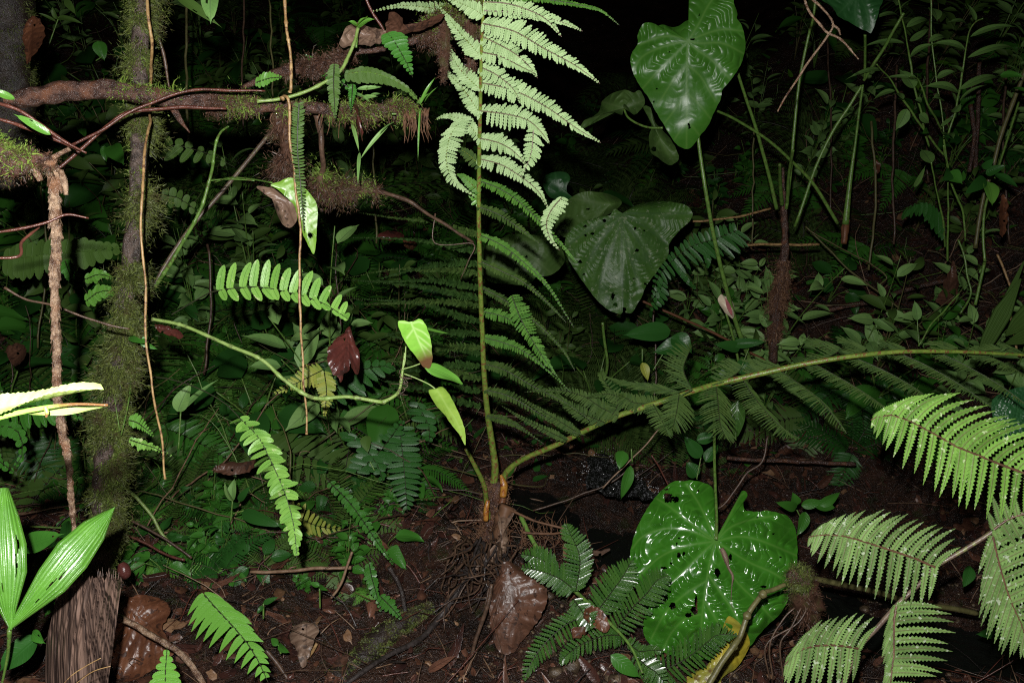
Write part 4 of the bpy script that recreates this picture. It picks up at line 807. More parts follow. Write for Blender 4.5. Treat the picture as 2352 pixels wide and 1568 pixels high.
fern('long yellow green ladder fern frond hanging with tattered leaflets left of centre', [(305,862),(390,870),(450,890),(510,920),(550,960),(595,1005),(625,1065),(650,1120),(668,1175),(678,1230),(682,1280)], 1.75, 1.6, 32, 34, 15, 13.5, 'nephro', A=(.95, -.1), B=(-.95, .25), cA=(.05, .25), cB=(0, .3), t0=.40, shape='even', tipmix=.4, jit=.2, nj=.8, gaps=.05)
fern('bright green fern frond with broad curved leaflets at the bottom left', [(470,1366),(495,1395),(530,1432),(567,1475),(595,1520),(615,1565)], 1.6, 1.45, 86, 76, 23, 22, 'green_bright', A=(1, -.06), B=(-.85, .62), cA=(.0, .35), cB=(-.1, .55), tipmix=.35, base_w=.8, teeth=9, serr=.08, jit=.04, nj=.15, prof='lance')
fern('bright green triangular fern tip at the bottom edge beside the brown sheath', [(388,1640),(380,1560),(384,1484)], 1.3, 1.28, 80, 80, 26, 17, 'green_bright', A=(.85, .1), B=(-.85, .2), tipmix=.4, shape='cone', base_w=1, jit=.03, nj=.1, cA=(0, .2), cB=(0, .2))
fern('dark glossy narrow fern frond hanging tip down near the centre bottom', [(918,985),(925,1045),(931,1110),(935,1175)], 2.5, 2.4, 44, 44, 12, 12, 'green_deep', A=(1, 0), B=(-1, .05), shape='even', tipmix=.5, nj=.15, jit=.04)
fern('small mid green fern frond hanging over the brown litter, centre bottom', [(760,1110),(800,1150),(830,1190),(860,1235),(885,1270),(905,1298)], 2.3, 2.15, 22, 22, 12, 11, 'green_mid', teeth=3, nj=.4)
fern('short green fern frond low on the litter below the small hanging one', [(848,1295),(855,1330),(865,1365),(876,1410)], 2.2, 2.1, 18, 24, 11, 10, 'green_mid', ex=[([(875,1370),(900,1395),(925,1425)], 2.1, 2.05, 24, 24)])
fern('faded yellowish fern frond drooping behind the tattered ladder fern', [(660,1170),(700,1195),(740,1210),(790,1215)], 2.5, 2.4, 42, 45, 10, 14, 'green_yellow', A=(.3, -1), B=(-.1, 1), cB=(.3, 0), jit=.1)
fern('broad olive fern frond with toothed lobes left of the mossy trunk', [(20,598),(60,592),(120,584),(180,579),(240,573),(300,566)], 2.3, 2.1, 38, 52, 27, 25, 'green_olive', A=(.1, -1), B=(-.05, 1), shape='even', base_w=1, teeth=8, rmat='stem_green', jit=.04)
fern('olive fern frond with long leaflets right of the mossy trunk', [(372,338),(410,335),(450,345),(490,358),(540,385)], 2.3, 2.3, 26, 60, 22, 25, 'green_olive', A=(-.3, -1), B=(-.7, .7), jit=.08, nj=.3)
fern('second olive fern frond right of the mossy trunk, below the long leafleted one', [(378,448),(410,455),(440,475),(470,500)], 2.35, 2.3, 30, 34, 18, 19, 'green_olive', A=(.3, -1), B=(-.2, 1))
fern('vivid green lobed fern leaf pointing down above the branch end', [(893,80),(905,95),(920,120),(935,148),(948,178)], 1.62, 1.58, 40, 34, 13, 10, 'green_mid', A=(.9, -.25), B=(-.9, .25), tipmix=.4, nj=.15, base_w=1, jit=.05)
fern('olive sickle lobed fern frond arching over the end of the thick branch', [(800,170),(835,165),(870,171),(905,185),(940,208),(970,245)], 1.66, 1.6, 16, 36, 18, 13, 'green_olive', B=(-.15, 1), A=(.2, -1), cB=(.35, -.1), base_w=1, jit=.05, rmat='stem_green')
fern('dim olive fern frond hanging straight down through the thick branch', [(768,150),(766,190),(768,230),(770,275)], 1.56, 1.55, 17, 17, 8, 7, 'green_olive', A=(1, .3), B=(-1, .3), shape='even', teeth=3)
fern('long thin dark fern frond hanging beside the straw root below the branch', [(687,240),(684,290),(683,340),(688,400),(693,460),(697,530)], 1.48, 1.5, 17, 17, 4.5, 6.5, 'green_olive', A=(.95, -.35), B=(-.95, -.35), shape='even', teeth=0)
fern('narrow green fern sprig hanging at the right of the branch moss', [(810,195),(808,225),(805,260)], 1.64, 1.62, 14, 14, 5, 5, 'green_mid', teeth=2)
fern('toothed green fern sprig at the base of the upper mossy branch', [(700,125),(720,140),(745,165),(800,200)][::-1], 1.75, 1.72, 18, 18, 10, 9, 'green_mid')
fern('soft green fern leaf draped over the left of the upper mossy branch', [(590,190),(620,180),(650,178)], 1.7, 1.66, 24, 20, 10, 9, 'green_bright', B=(0, 1))
fern('bright leafy sprig with rounded leaflets on the lower mossy trunk', [(298,965),(315,970),(335,985),(355,1005)], 1.62, 1.6, 26, 20, 6, 6, 'green_bright', teeth=0, A=(.3, -1), B=(-.1, 1))
fern('pale spotted fern sprig curling out low on the mossy trunk', [(300,1010),(330,1020),(360,1030),(400,1050)], 1.66, 1.64, 16, 18, 9, 8, 'nephro', jit=.2, nj=.6)
fern('glossy bluish fern frond below the hanging dead leaf, left of centre', [(745,905),(790,870),(830,850),(880,840),(910,850)], 2.45, 2.3, 40, 60, 20, 20, 'green_deep', A=(.3, -1), B=(.5, .8), cB=(.3, .1), nj=.2)
fern('dark green glossy fern spreading at the foot of the noded climber', [(820,1080),(860,1050),(900,1000),(930,960)], 2.5, 2.4, 48, 60, 17, 18, 'green_deep', A=(-.9, -.3), B=(.95, .1), cA=(-.1, .2), cB=(0, .2), nj=.2, ex=[([(800,1000),(840,1030),(870,1075),(880,1110)], 2.5, 2.4, 40, 40), ([(960,930),(985,980),(985,1020)], 2.5, 2.4, 40, 36)])
fern('fine pale brown fern frond crossed by the end of the long straw root', [(740,850),(710,865),(670,885),(625,905)], 2.1, 2.0, 34, 38, 9, 9, 'green_yellow', teeth=5, serr=.3, ex=[([(745,855),(750,900),(745,960)], 2.1, 2.0, 34, 34)])
fern('dark green feathery fern to the right of the spotted leaf', [(1690,530),(1643,549),(1590,565),(1543,600),(1510,640),(1495,690)], 3.0, 2.85, 36, 60, 11, 13, 'green_deep', A=(-.3, -1), B=(.85, .5), cB=(.1, .3), ex=[([(1600,560),(1620,590),(1625,620)], 3, 2.9, 24, 24), ([(1540,600),(1570,640),(1600,665)], 3, 2.9, 30, 30), ([(1520,650),(1510,690),(1490,715)], 3, 2.9, 24, 26)])
fern('dark arching fern with narrow leaflets on the right below the leafy shrub', [(2165,520),(2150,480),(2120,465),(2085,480),(2070,505)], 3.3, 3.1, 50, 54, 13, 14, 'green_deep', A=(.2, 1), B=(-.4, 1), cA=(-.2, .2))
fern('left foreground fern with drooping toothed leaflets under the pale flat stalk', [(-30,940),(40,935),(90,932),(140,940),(200,960)], 1.9, 1.8, 20, 56, 18, 21, 'green_mid', A=(.2, -1), B=(.1, 1), shape='even', cB=(.05, 0))
fern('curled green fern lobes cropped by the left edge', [(-30,985),(5,978),(35,985),(50,1010),(50,1050),(30,1075)], 1.9, 1.8, 26, 34, 22, 20, 'green_mid', jit=.1, ex=[([(-30,1040),(0,1060),(40,1090)], 1.85, 1.8, 20, 30)])
fern('toothed bright green fern leaf hanging left of the mossy trunk', [(150,600),(160,630),(166,656)], 2.0, 1.95, 22, 22, 10, 8, 'green_mid', base_w=1)
fern('small lobed leaf cluster hugging the left of the mossy trunk', [(200,690),(225,672),(250,668),(265,680)], 2.0, 1.9, 26, 28, 14, 12, 'green_bright', jit=.15, ex=[([(200,640),(230,630),(262,640)], 2.05, 2.0, 22, 20)])
# ------------------------------------------------------------------ heart-leaved plants
hp = thing('heart_leaf_plant', 'aroid with an upright rippled heart leaf at the top on a long stalk', 'aroid', P(1725,830,3.2))
JU = T(2, 0, [(1212,288)])[0]
mb = MB(); polyleaf(mb, T(2, 0, [(1212,288),(1232,250),(1262,200),(1266,145),(1255,105),(1240,50),(1238,-40),(1500,-40),(1530,30),(1552,90),(1550,130),(1580,170),(1600,240),(1608,330),(1575,450),(1500,560),(1450,620),(1435,690),(1390,780),(1350,870),(1300,930),(1250,1000),(1203,1028),(1140,1000),(1085,930),(1040,850),(985,760),(945,680),(900,620),(850,540),(820,450),(820,380),(850,330),(866,300),(866,255),(878,205),(905,165),(950,155),(985,168),(1000,180),(1040,172),(1100,188),(1150,180),(1185,155),(1225,142),(1195,200)]), JU, 2.62, -.1, .32,
 veins=[T(2, 0, v) for v in ([(1212,288),(1205,450),(1205,650),(1203,1020)], [(1212,288),(1170,262),(1100,250),(1000,262),(880,310)], [(1212,288),(1150,295),(1020,330),(900,390),(840,480)], [(1212,288),(1130,370),(1050,450),(980,520),(900,610)], [(1212,288),(1290,160),(1340,60),(1400,-30)], [(1212,288),(1320,240),(1450,205),(1590,215)], [(1212,288),(1300,300),(1450,300),(1595,370)], [(1212,288),(1280,350),(1370,410),(1500,540)], [(1207,450),(1120,540),(1000,730)], [(1207,450),(1300,530),(1400,700)], [(1205,640),(1120,760),(1050,850)], [(1205,640),(1290,720),(1370,820)], [(1203,830),(1160,900),(1120,960)], [(1203,830),(1250,880),(1290,930)])],
 holes=[(x / 3 + 1176, y / 3, a, b) for x, y, a, b in ((1245,272,5,2),(995,612,3,1.5),(976,703,2.4,2.4),(1218,860,2.6,3),(1222,880,3,2.6),(1085,360,1.5,1.5),(1290,105,1.5,2.5))], rip=.0075, sp=17, fade=150, nr=440, rings=80, edge=.022, cup=-.02)
mk('leaf', mb, M['heart_up'], hp)['label'] = 'upright glossy heart leaf with rippled veins at the top'
mb = MB(); tube(mb, px([(1582,100,2.66),(1592,200,2.72),(1604,320,2.74),(1612,380,2.76),(1622,445,2.78),(1640,545,2.85),(1665,650,2.95),(1690,740,3.05),(1712,800,3.1),(1730,850,3.2)], 0), [rpx(a, 2.8) for a in (3,3.6,4,4.2,4.5,4.8,5.2,5.5,6,6)], n=60); mk('leaf_stalk', mb, M['stem_green'], hp)
mb = MB(); tube(mb, px([(1700,850),(1690,800),(1680,760),(1668,720)], 3.15, 3.05), [rpx(k, 3.1) for k in (3,3,3,2.5)]); mk('flower_stalk', mb, M['stem_green'], hp)
mb = MB(); polyleaf(mb, T(2, 1, [(1445,460),(1465,472),(1495,482),(1520,510),(1532,560),(1530,600),(1520,628),(1490,605),(1455,570),(1430,530),(1418,495),(1430,470)]), T(2, 1, [(1500,560)])[0], 3.0, 0, 0, veins=[T(2, 1, [(1468,475),(1490,540),(1518,625)])], rip=.001, sp=20, nr=80, rings=16, cup=-.02, edge=.003)
sp_ = mk('spathe', mb, M['spathe'], hp)
mb = MB(); leaf3(mb, P(1666,684,2.93), P(1683,728,2.93), rpx(9, 3), -FW, prof='lance', fold=0); mk('stripe', mb, m_stem('maroon', (.25, .05, .06), (.32, .08, .08), .4), sp_)
# plants with stalks rising from brown stems
hq = thing('heart_leaf_plant', 'tall aroid with bare green leaf stalks rising from a brown fibrous stem', 'aroid', P(1775,780,3.6))
mb = MB(); c, r = tube(mb, px([(1797,385),(1800,470),(1803,560),(1795,640),(1785,700),(1778,780),(1775,830)], 3.3, 3.6), [rpx(k, 3.4) for k in (4,7,9,12,14,11,12)], n=60, rough=.35, fs=20); mk('stem', mb, M['bark_branch'], hq)
mb = MB(); moss(mb, c[24:50], r[24:50], 700, .045, down=1.0, thr=-.2, wd=.0013); mk('leaf_sheath_fibres', mb, M['fibre'], hq, smooth=False)
for pp, rr in (([(1693,163),(1712,222),(1735,290),(1752,350),(1768,410),(1784,480)], 3.8), ([(1876,-30),(1868,40),(1857,83),(1836,187),(1824,300),(1816,393),(1806,480)], 3.3), ([(1640,252),(1690,275),(1764,322),(1821,373),(1870,425),(1924,513)], 3.4), ([(1822,345),(1812,400),(1808,470)], 3.4), ([(1791,378),(1792,420),(1796,470)], 4)):
    mb = MB(); tube(mb, px(pp, 3.0, 3.3), [rpx(rr * k, 3.2) for k in np.linspace(.8, 1.2, len(pp))], n=40); mk('leaf_stalk', mb, M['stem_green'], hq)
mb = MB(); polyleaf(mb, T(3, 0, [(372,-60),(372,0),(430,40),(460,75),(485,115),(560,155),(640,200),(680,215),(712,228),(740,160),(765,70),(775,-60)]), T(3, 0, [(620,-50)])[0], 2.7, .1, .2, veins=[T(3, 0, [(620,-50),(680,80),(705,220)]), T(3, 0, [(620,-50),(560,20),(480,100)]), T(3, 0, [(620,-50),(600,60),(610,180)])], rip=.004, sp=14, nr=200, rings=30, edge=.02); mk('leaf', mb, M['heart_dark'], hq)['label'] = 'dark leaf cropped by the top edge'
hr = thing('heart_leaf_plant', 'aroid with green stalks meeting at an orange base, right of the fibrous stem', 'aroid', P(1941,560,3.5))
for pp, rr in (([(1982,195),(1973,260),(1964,333),(1952,420),(1942,515)], (2.6,2.6,3,5,8)), ([(1979,197),(1950,245),(1914,300),(1874,383),(1836,493),(1825,520)], (3.4,3.4,3.6,3.6,3.6,3.6)), ([(2076,30),(2050,75),(2031,110),(2005,150),(1984,185)], (3,3.4,3.6,3.8,3.8)), ([(1987,80),(1987,130),(1986,185)], (3,3,3))):
    mb = MB(); tube(mb, px(pp, 3.1, 3.3), [rpx(k, 3.2) for k in rr], n=40); mk('leaf_stalk', mb, M['stem_green'], hr)
mb = MB(); tube(mb, px([(1944,505),(1941,530),(1938,560)], 3.31), [rpx(k, 3.3) for k in (8,9,6)], rough=.3); mk('stem', mb, M['dead_orange'], hr)
# spotted leaf group in the middle
hs = thing('heart_leaf_plant', 'aroid in the middle with a large grey spotted drooping leaf and dull leaves behind', 'aroid', P(1400,800,3.6))
mb = MB(); polyleaf(mb, [(1430,488),(1412,480),(1400,495),(1380,498),(1350,505),(1318,522),(1300,545),(1298,575),(1308,600),(1322,622),(1345,655),(1372,690),(1395,710),(1412,718),(1425,721),(1432,716),(1450,719),(1463,700),(1475,680),(1482,660),(1500,635),(1515,615),(1535,585),(1537,560),(1560,530),(1580,512),(1591,492),(1580,475),(1560,467),(1520,462),(1480,466),(1455,474)], (1430,490), 2.9, -.1, -.2,
 veins=[[(1430,490),(1428,560),(1430,640),(1430,715)], [(1430,490),(1400,505),(1350,530),(1310,560)], [(1430,495),(1390,540),(1350,600),(1335,635)], [(1430,505),(1405,570),(1380,640),(1375,690)], [(1430,490),(1470,490),(1530,490),(1585,490)], [(1430,495),(1480,520),(1530,560)], [(1430,505),(1470,560),(1500,620)], [(1430,530),(1450,600),(1470,660)]],
 holes=[(1333,601,5,4),(1345,520,5,3),(1388,507,4,4),(1459,525,3,4),(1463,575,4,4),(1341,630,2.5,2.5),(1456,640,3,2.5),(1482,652,3,3),(1408,680,4,8),(1479,530,3,2),(1360,537,5,2.5),(1414,700,5,3),(1345,540,3,3),(1434,711,4,5)], rip=.007, sp=11, nr=320, rings=56, edge=.03, cup=-.03)
mk('leaf', mb, M['heart_spot'], hs)['label'] = 'large dark leaf speckled grey with chewed holes'
for ol, j, d, m, hl, lab in (([(1118,562),(1150,548),(1185,538),(1230,540),(1262,548),(1288,568),(1297,595),(1290,612),(1268,630),(1240,636),(1232,634),(1222,648),(1200,655),(1165,652),(1130,648),(1108,632),(1104,600)], (1190,560), 3.1, 'heart_dull', [(1185,600,3,5),(1210,590,3,3)], 'pale mottled leaf behind the central frond stalk'),
 ([(1288,480),(1310,455),(1345,440),(1390,444),(1420,455),(1428,468),(1412,484),(1385,500),(1365,520),(1330,542),(1298,545),(1275,525)], (1400,470), 3.15, 'heart_dull', [(1350,480,4,2)], 'dull grey green leaf above the speckled one'),
 ([(1247,425),(1252,405),(1275,395),(1300,397),(1310,408),(1303,425),(1302,440),(1315,455),(1290,460),(1262,452)], (1280,425), 3.4, 'heart_dark', [], 'small dark smooth leaf'),
 (T(2, 0, [(470,880),(500,830),(560,800),(605,760),(620,700),(690,645),(780,620),(840,640),(880,622),(915,690),(900,740),(838,792),(800,740),(770,720),(760,790),(700,775),(620,790),(570,830),(500,885)]), T(2, 0, [(768,745)])[0], 3.0, 'heart_dull', [], 'folded leaf left of the upright heart leaf'),
 (T(2, 0, [(905,740),(955,745),(975,830),(1040,900),(1100,970),(1150,1080),(1120,1125),(1080,1138),(1010,1090),(955,1045),(945,940),(960,860)]), T(2, 0, [(1020,960)])[0], 2.98, 'heart_dull', [(1501,343,6,5)], 'narrow leaf hanging behind the upright heart leaf')):
    mb = MB(); polyleaf(mb, ol, j, d, .1, .3, veins=[[j, ol[len(ol) // 2]], [j, ol[len(ol) // 4]], [j, ol[3 * len(ol) // 4]], [j, ol[1]]], holes=hl, rip=.006, sp=12, nr=180, rings=26, edge=.05, cup=.03); mk('leaf', mb, M[m], hs)['label'] = lab
mb = MB(); tube(mb, px(T(2, 0, [(770,750),(800,810),(870,855),(950,880),(1040,882)]), 2.98, 2.9), .004); mk('leaf_stalk', mb, M['stem_green'], hs)
mb = MB(); tube(mb, px([(1384,740),(1388,780),(1395,830),(1392,860)], 3.2, 3.3), .006); mk('leaf_stalk', mb, M['stem_green'], hs)
# big low glossy leaf
hb = thing('heart_leaf_plant', 'huge wet glossy heart leaf with chewed holes at the lower right on one upright stalk', 'aroid', P(1640,990,2.9))
OB = T(2, 2, [(1400,585),(1350,540),(1316,470),(1312,400),(1345,345),(1388,292),(1392,245),(1345,198),(1250,173),(1190,178),(1120,180),(1050,225),(970,310),(900,420),(850,530),(820,640),(808,760),(812,840),(845,905),(880,940),(930,990),(945,1040),(920,1090),(903,1180),(925,1270),(1010,1340),(1200,1400),(1400,1400),(1540,1380),(1640,1315),(1690,1250),(1760,1170),(1840,1100),(1900,1000),(1935,900),(1960,780),(1967,640),(1955,520),(1912,430),(1850,400),(1762,382),(1700,388),(1630,382),(1602,370),(1592,330),(1618,290),(1612,252),(1585,248),(1562,290),(1547,380),(1520,450),(1480,520),(1430,572)])
VB = [T(2, 2, v) for v in ([(1400,590),(1360,750),(1335,900),(1310,1100),(1290,1390)], [(1395,585),(1280,505),(1180,430),(1080,350),(1000,300)], [(1395,582),(1340,440),(1280,320),(1200,200)], [(1395,588),(1220,520),(1050,505),(900,560),(830,640)], [(1395,592),(1200,625),(1020,700),(860,850)], [(1395,595),(1260,720),(1100,880),(930,1050)], [(1330,870),(1200,950),(1060,1080),(960,1260)], [(1305,1095),(1200,1120),(1100,1220),(1040,1340)], [(1405,590),(1500,500),(1620,450),(1790,420)], [(1405,592),(1560,560),(1720,590),(1960,690)], [(1405,596),(1500,655),(1640,740),(1800,810),(1930,900)], [(1405,600),(1450,700),(1540,860),(1680,1000),(1800,1130)], [(1350,820),(1440,950),(1540,1100),(1620,1290)], [(1405,590),(1470,480),(1560,300),(1600,260)], [(1320,1000),(1400,1120),(1480,1250),(1520,1370)])]
HB = [(x / 3 + 1176, y / 3 + 1045, a / 3, b / 3) for x, y, a, b in ((1078,292,34,32),(1130,305,20,22),(1062,235,14,7),(1150,688,13,20),(1184,680,9,16),(1505,698,11,26),(1415,808,19,30),(1095,745,7,8),(1045,776,22,9),(1048,978,24,30),(1108,1038,22,22),(1268,1010,10,50),(1255,1070,26,30),(1215,1100,26,14),(990,1048,9,6),(1090,942,8,8),(1735,905,26,8),(1690,428,7,5),(1284,245,9,6),(1150,570,9,7),(1135,610,6,12),(1600,380,5,5),(1800,540,9,5),(1850,700,8,6))]
mb = MB(); polyleaf(mb, OB, T(2, 2, [(1398,588)])[0], 2.22, .04, -.36, veins=VB, holes=HB, rip=.0105, sp=20, nr=620, rings=130, edge=.035, cup=-.03, ed_noise=1.6)
mk('leaf', mb, M['heart_lit'], hb)
mb = MB(); tube(mb, px([(1645,1238,2.21),(1646,1190,2.26),(1643,1120,2.34),(1641,1050,2.42),(1641,990,2.5),(1640,950,2.6)], 0), [rpx(a, 2.3) for a in (4.2,3.6,3.6,3.6,3.8,4)], n=40); mk('leaf_stalk', mb, M['stem_green'], hb)
mb = MB(); tube(mb, px(T(2, 2, [(1440,640),(1470,700),(1490,770),(1520,830),(1515,900),(1510,1010),(1530,1080)]), 2.18, 2.13), [.006, .008, .004, .003, .0012, .0008, .0004], n=40, rough=.5); 
solo('dead_leaf', mb, M['dead_pale'], 'shrivelled brown strip lying on the huge glossy heart leaf', 'leaf', P(1656,1260,2.18))
# yellowing leaf under it
mb = MB(); polyleaf(mb, T(2, 2, [(1480,1120),(1540,1130),(1600,1200),(1640,1290),(1605,1380),(1540,1470),(1450,1530),(1400,1640),(1150,1640),(1200,1530),(1270,1480),(1320,1470),(1370,1410),(1400,1370),(1430,1280)]), T(2, 2, [(1440,1430)])[0], 2.14, 0, -.3, veins=[T(2, 2, [(1440,1430),(1520,1200)]), T(2, 2, [(1440,1430),(1300,1560)])], rip=.005, sp=12, nr=180, rings=28, edge=.04)
nn = N('yellow_leaf'); zz = nn.noise(9, 4, .6); M['yellow_leaf'] = nn.fin(nn.mix(nn.ramp(nn.noise(14, 4, .6), .53, .62), nn.mix(nn.ramp(zz, .4, .6), (.42, .34, .03), (.26, .26, .04)), (.10, .045, .02)), .35, nn.bump(nn.noise(60, 4), .5, .004))
solo('yellow_leaf', mb, M['yellow_leaf'], 'yellow and brown rotting leaf below the huge glossy heart leaf', 'leaf', P(1660,1520,2.14))
# dark leaf on the right edge
mb = MB(); polyleaf(mb, T(3, 1, [(1545,1190),(1620,1135),(1764,1098),(1900,1150),(1900,1450),(1764,1440),(1640,1465),(1568,1490),(1582,1400),(1545,1290)]), T(3, 1, [(1760,1200)])[0], 2.3, 0, -.2, veins=[T(3, 1, [(1760,1200),(1700,1330),(1580,1470)])], rip=.003, sp=16, nr=160, rings=26, edge=.02)
nn = N('bubbly_leaf'); vv = nn.n('ShaderNodeTexVoronoi'); vv.inputs['Scale'].default_value = 130; nn.l(nn.co(), vv.inputs['Vector']); M['bubbly_leaf'] = nn.fin(nn.mix(nn.ramp(nn.noise(12), .3, .7), (.016, .07, .022), (.025, .10, .03)), .3, nn.bump(vv.outputs['Distance'], .6, -.004))
solo('broad_leaf', mb, M['bubbly_leaf'], 'dark pebbled leaf at the right edge behind the bright fern pinna', 'leaf', P(2352,920,2.3))
# ------------------------------------------------------------------ noded stem in front of big leaf, mossy ball
ns = thing('noded_cane', 'olive green noded cane crossing in front of the huge glossy leaf', 'climber', P(1620,1568,1.75))
mb = MB()
cpts = T(2, 2, [(1330,1620),(1390,1520),(1450,1420),(1530,1310),(1575,1240),(1625,1100),(1690,1000),(1740,945),(1800,925),(1880,890)])
tube(mb, px(cpts, 1.75, 1.85), [rpx(k, 1.8) for k in (6.5,6.5,6.5,6.8,6.2,6.2,5.8,5.6,5.4,5.2)], n=130, seg=12)
mk('cane', mb, M['stem_olive'], ns)
mb = MB()
for x, y in ((1530,1310),(1622,1100),(1730,952)):
    q = T(2, 2, [(x, y)])[0]; tube(mb, px([(q[0] - 5, q[1] + 9), (q[0] - 1, q[1] + 2), (q[0] + 4, q[1] - 7)], 1.79), [rpx(5.5, 1.8), rpx(10, 1.8), rpx(5.5, 1.8)], n=14, seg=14)
mk('node', mb, M['stem_olive'], ns)
mb = MB(); tube(mb, px([(1835,1325),(1880,1330),(1950,1345),(2020,1360),(2100,1385),(2180,1395),(2245,1408)], 2.1, 2.3), rpx(6.5, 2.2), n=50); solo('noded_cane', mb, M['stem_olive'], 'dark smooth cane lying behind the lower right fern, leaving the mossy ball', 'climber', P(1835,1325,2.1))
mbb = thing('moss_ball', 'round moss covered knot at the right edge of the huge glossy leaf', 'moss', P(1830,1325,1.9))
mb = MB(); c, r = tube(mb, px([(1808,1318),(1818,1322),(1832,1328),(1848,1334),(1860,1336)], 1.88), [rpx(k, 1.88) for k in (6,17,22,20,8)], n=24, seg=20, rough=.5, fs=30); mk('core', mb, M['bark_branch'], mbb)
mb = MB(); moss(mb, c[3:22], r[3:22], 900, .02, thr=-.9, down=-.2); mk('moss', mb, M['moss'], mbb, smooth=False)
mb = MB(); c, r = tube(mb, px([(1845,1345),(1850,1390),(1860,1430)], 1.95, 2.05), [.03, .035, .012], n=20, rough=.5); moss(mb, c, r, 300, .03, thr=-.9, down=1); mk('root_hairs', mb, M['moss_brown'], mbb)
for x0, x1, k in ((1800,1776,0), (1830,1768,1), (1815,1800,2)): tubething('hanging_root', ['thin brown rootlet below the mossy ball, leftmost', 'thin brown rootlet curving left below the mossy ball', 'thin brown rootlet below the mossy ball, rightmost'][k], 'root', px([(x0 + 25,1395),(x0,1420 + 12 * k),(x1 - 8,1480),(x1,1560)], 1.95), .0022, M['twig'], 'rootlets under the mossy ball', seg=6)
# ------------------------------------------------------------------ leafy shrub at the right
sh = thing('leafy_shrub', 'tall thin shrub with drooping grey green pointed leaves at the upper right', 'shrub', P(2210,790,3.5))
SH = [[(890,-40),(915,90),(940,180),(957,300),(978,400),(1000,560),(1050,750),(1080,900),(1110,1010)], [(1118,-40),(1125,120),(1135,350),(1160,530),(1190,720),(1210,900),(1215,1000),(1240,1150),(1260,1260),(1310,1380),(1350,1500),(1360,1660)], [(1480,130),(1430,150),(1385,220),(1365,350),(1340,500),(1318,640),(1290,780),(1240,930)], [(750,445),(790,490),(850,555),(940,700),(1050,860),(1130,970),(1215,1070)], [(970,530),(1040,555),(1100,720),(1150,810),(1200,890)], [(1125,1120),(1165,1330),(1210,1560),(1220,1700)], [(1210,1000),(1240,1200),(1240,1560),(1235,1800)]]
for s_ in SH: mb = MB(); tube(mb, px(T(3, 0, s_), 3.1, 3.35), [rpx(1.6, 3.2)] * (len(s_) // 2) + [rpx(2.4, 3.2)] * (len(s_) - len(s_) // 2), n=50, seg=7, wob=.004); mk('stem', mb, M['stem_green'], sh)
SL = [(910,125,690,155,32),(940,300,645,330,32),(795,490,535,550,30),(915,60,1090,-10,40),(955,190,1110,148,44),(975,285,1110,200,44),(980,395,1150,305,50),(1110,290,1230,268,42),(1360,345,1120,305,46),(1385,200,1235,155,46),(1430,145,1370,25,44),(1395,255,1720,190,42),(1375,400,1700,345,36),(1342,498,1235,460,30),(1310,640,1065,600,60),(1318,620,1595,542,44),(1320,700,1510,585,30),(1003,610,905,480,105),(1050,560,795,540,26),(1165,540,1295,492,42),(875,628,722,695,42),(930,685,858,655,34),(958,752,878,900,80),(1272,775,1330,712,60),(1125,1125,1055,1030,80),(1240,1085,1350,985,30),(1008,1290,1085,1140,34),(1190,870,1280,800,26),(1060,700,1010,690,40),(1130,60,1165,150,90),(885,40,840,-20,50),(1040,790,1110,850,60),(1190,690,1130,680,50),(1210,930,1280,960,50),(1270,640,1300,740,26)]
for a, b, c_, d_, wd in SL:
    (p0,), (p1,) = T(3, 0, [(a, b)]), T(3, 0, [(c_, d_)]); flat = abs(c_ - a) > abs(d_ - b) * 1.6; dd = rnd(3.08, 3.3)
    mb = MB(); leaf3(mb, P(p0[0], p0[1], dd), P(p1[0], p1[1], dd + rnd(-.1, .1)), rpx(wd / 3 * (1.5 if flat else 1.15), 3.2), (-FW + UP * rnd(.35, .8) if flat else -FW + RI * rnd(-.3, .3)).normalized(), bend=.13 if flat else .04, n=16, m=3, fold=.12, rip=.01); mk('leaf', mb, M['shrub_leaf'], sh)
sk = thing('leafy_shrub', 'glossy green young shrub with broad shiny leaves below the tall thin shrub at the right', 'shrub', P(2265,560,3.3))
for a, b, c_, d_, wd, m in ((1510,1250,1545,1418,100,'green_bright'),(1300,1260,1350,1180,70,'green_mid'),(1260,1180,1200,1250,80,'green_deep'),(1240,1190,1340,1270,90,'green_mid'),(1500,1230,1350,1340,80,'green_deep'),(1500,1200,1640,1140,60,'green_deep'),(1560,1200,1730,1300,60,'green_deep'),(1480,1160,1560,1090,50,'green_deep'),(1180,950,1270,960,50,'green_deep'),(1100,900,1060,920,40,'green_mid'),(1600,520,1760,530,60,'green_mid'),(1680,610,1790,640,50,'green_mid')):
    (p0,), (p1,) = T(3, 0, [(a, b)]), T(3, 0, [(c_, d_)]); mb = MB(); leaf3(mb, P(p0[0], p0[1], 3.05), P(p1[0], p1[1], 3.0), rpx(wd / 3 * 1.2, 3.05), (-FW + UP * rnd(0, .5) + RI * rnd(-.3, .3)).normalized(), bend=.05, n=14, rip=.012, wave=.03); mk('leaf', mb, M[m], sk)
mb = MB(); tube(mb, px([(2262,600),(2258,540),(2262,480),(2275,430),(2262,415)], 3.1), .005, n=30); tube(mb, px([(2240,700),(2262,600)], 3.2), .006); mk('stem', mb, M['stem_green'], sk)
tubething('green_cane', 'stout green cane leaning to the right edge behind the tall thin shrub', 'cane', px([(2375,100),(2352,170),(2325,240),(2298,315),(2279,390),(2262,440),(2250,500),(2240,570)], 3.4, 3.6), rpx(4.6, 3.5), M['stem_olive'], seg=10, nodes=7, nodeh=.15)
tubething('green_cane', 'slim green shoot parallel to the stout leaning cane at the right edge', 'cane', px([(2340,235),(2320,300),(2298,370),(2285,410)], 3.3), rpx(2.4, 3.3), M['stem_green'], seg=7)
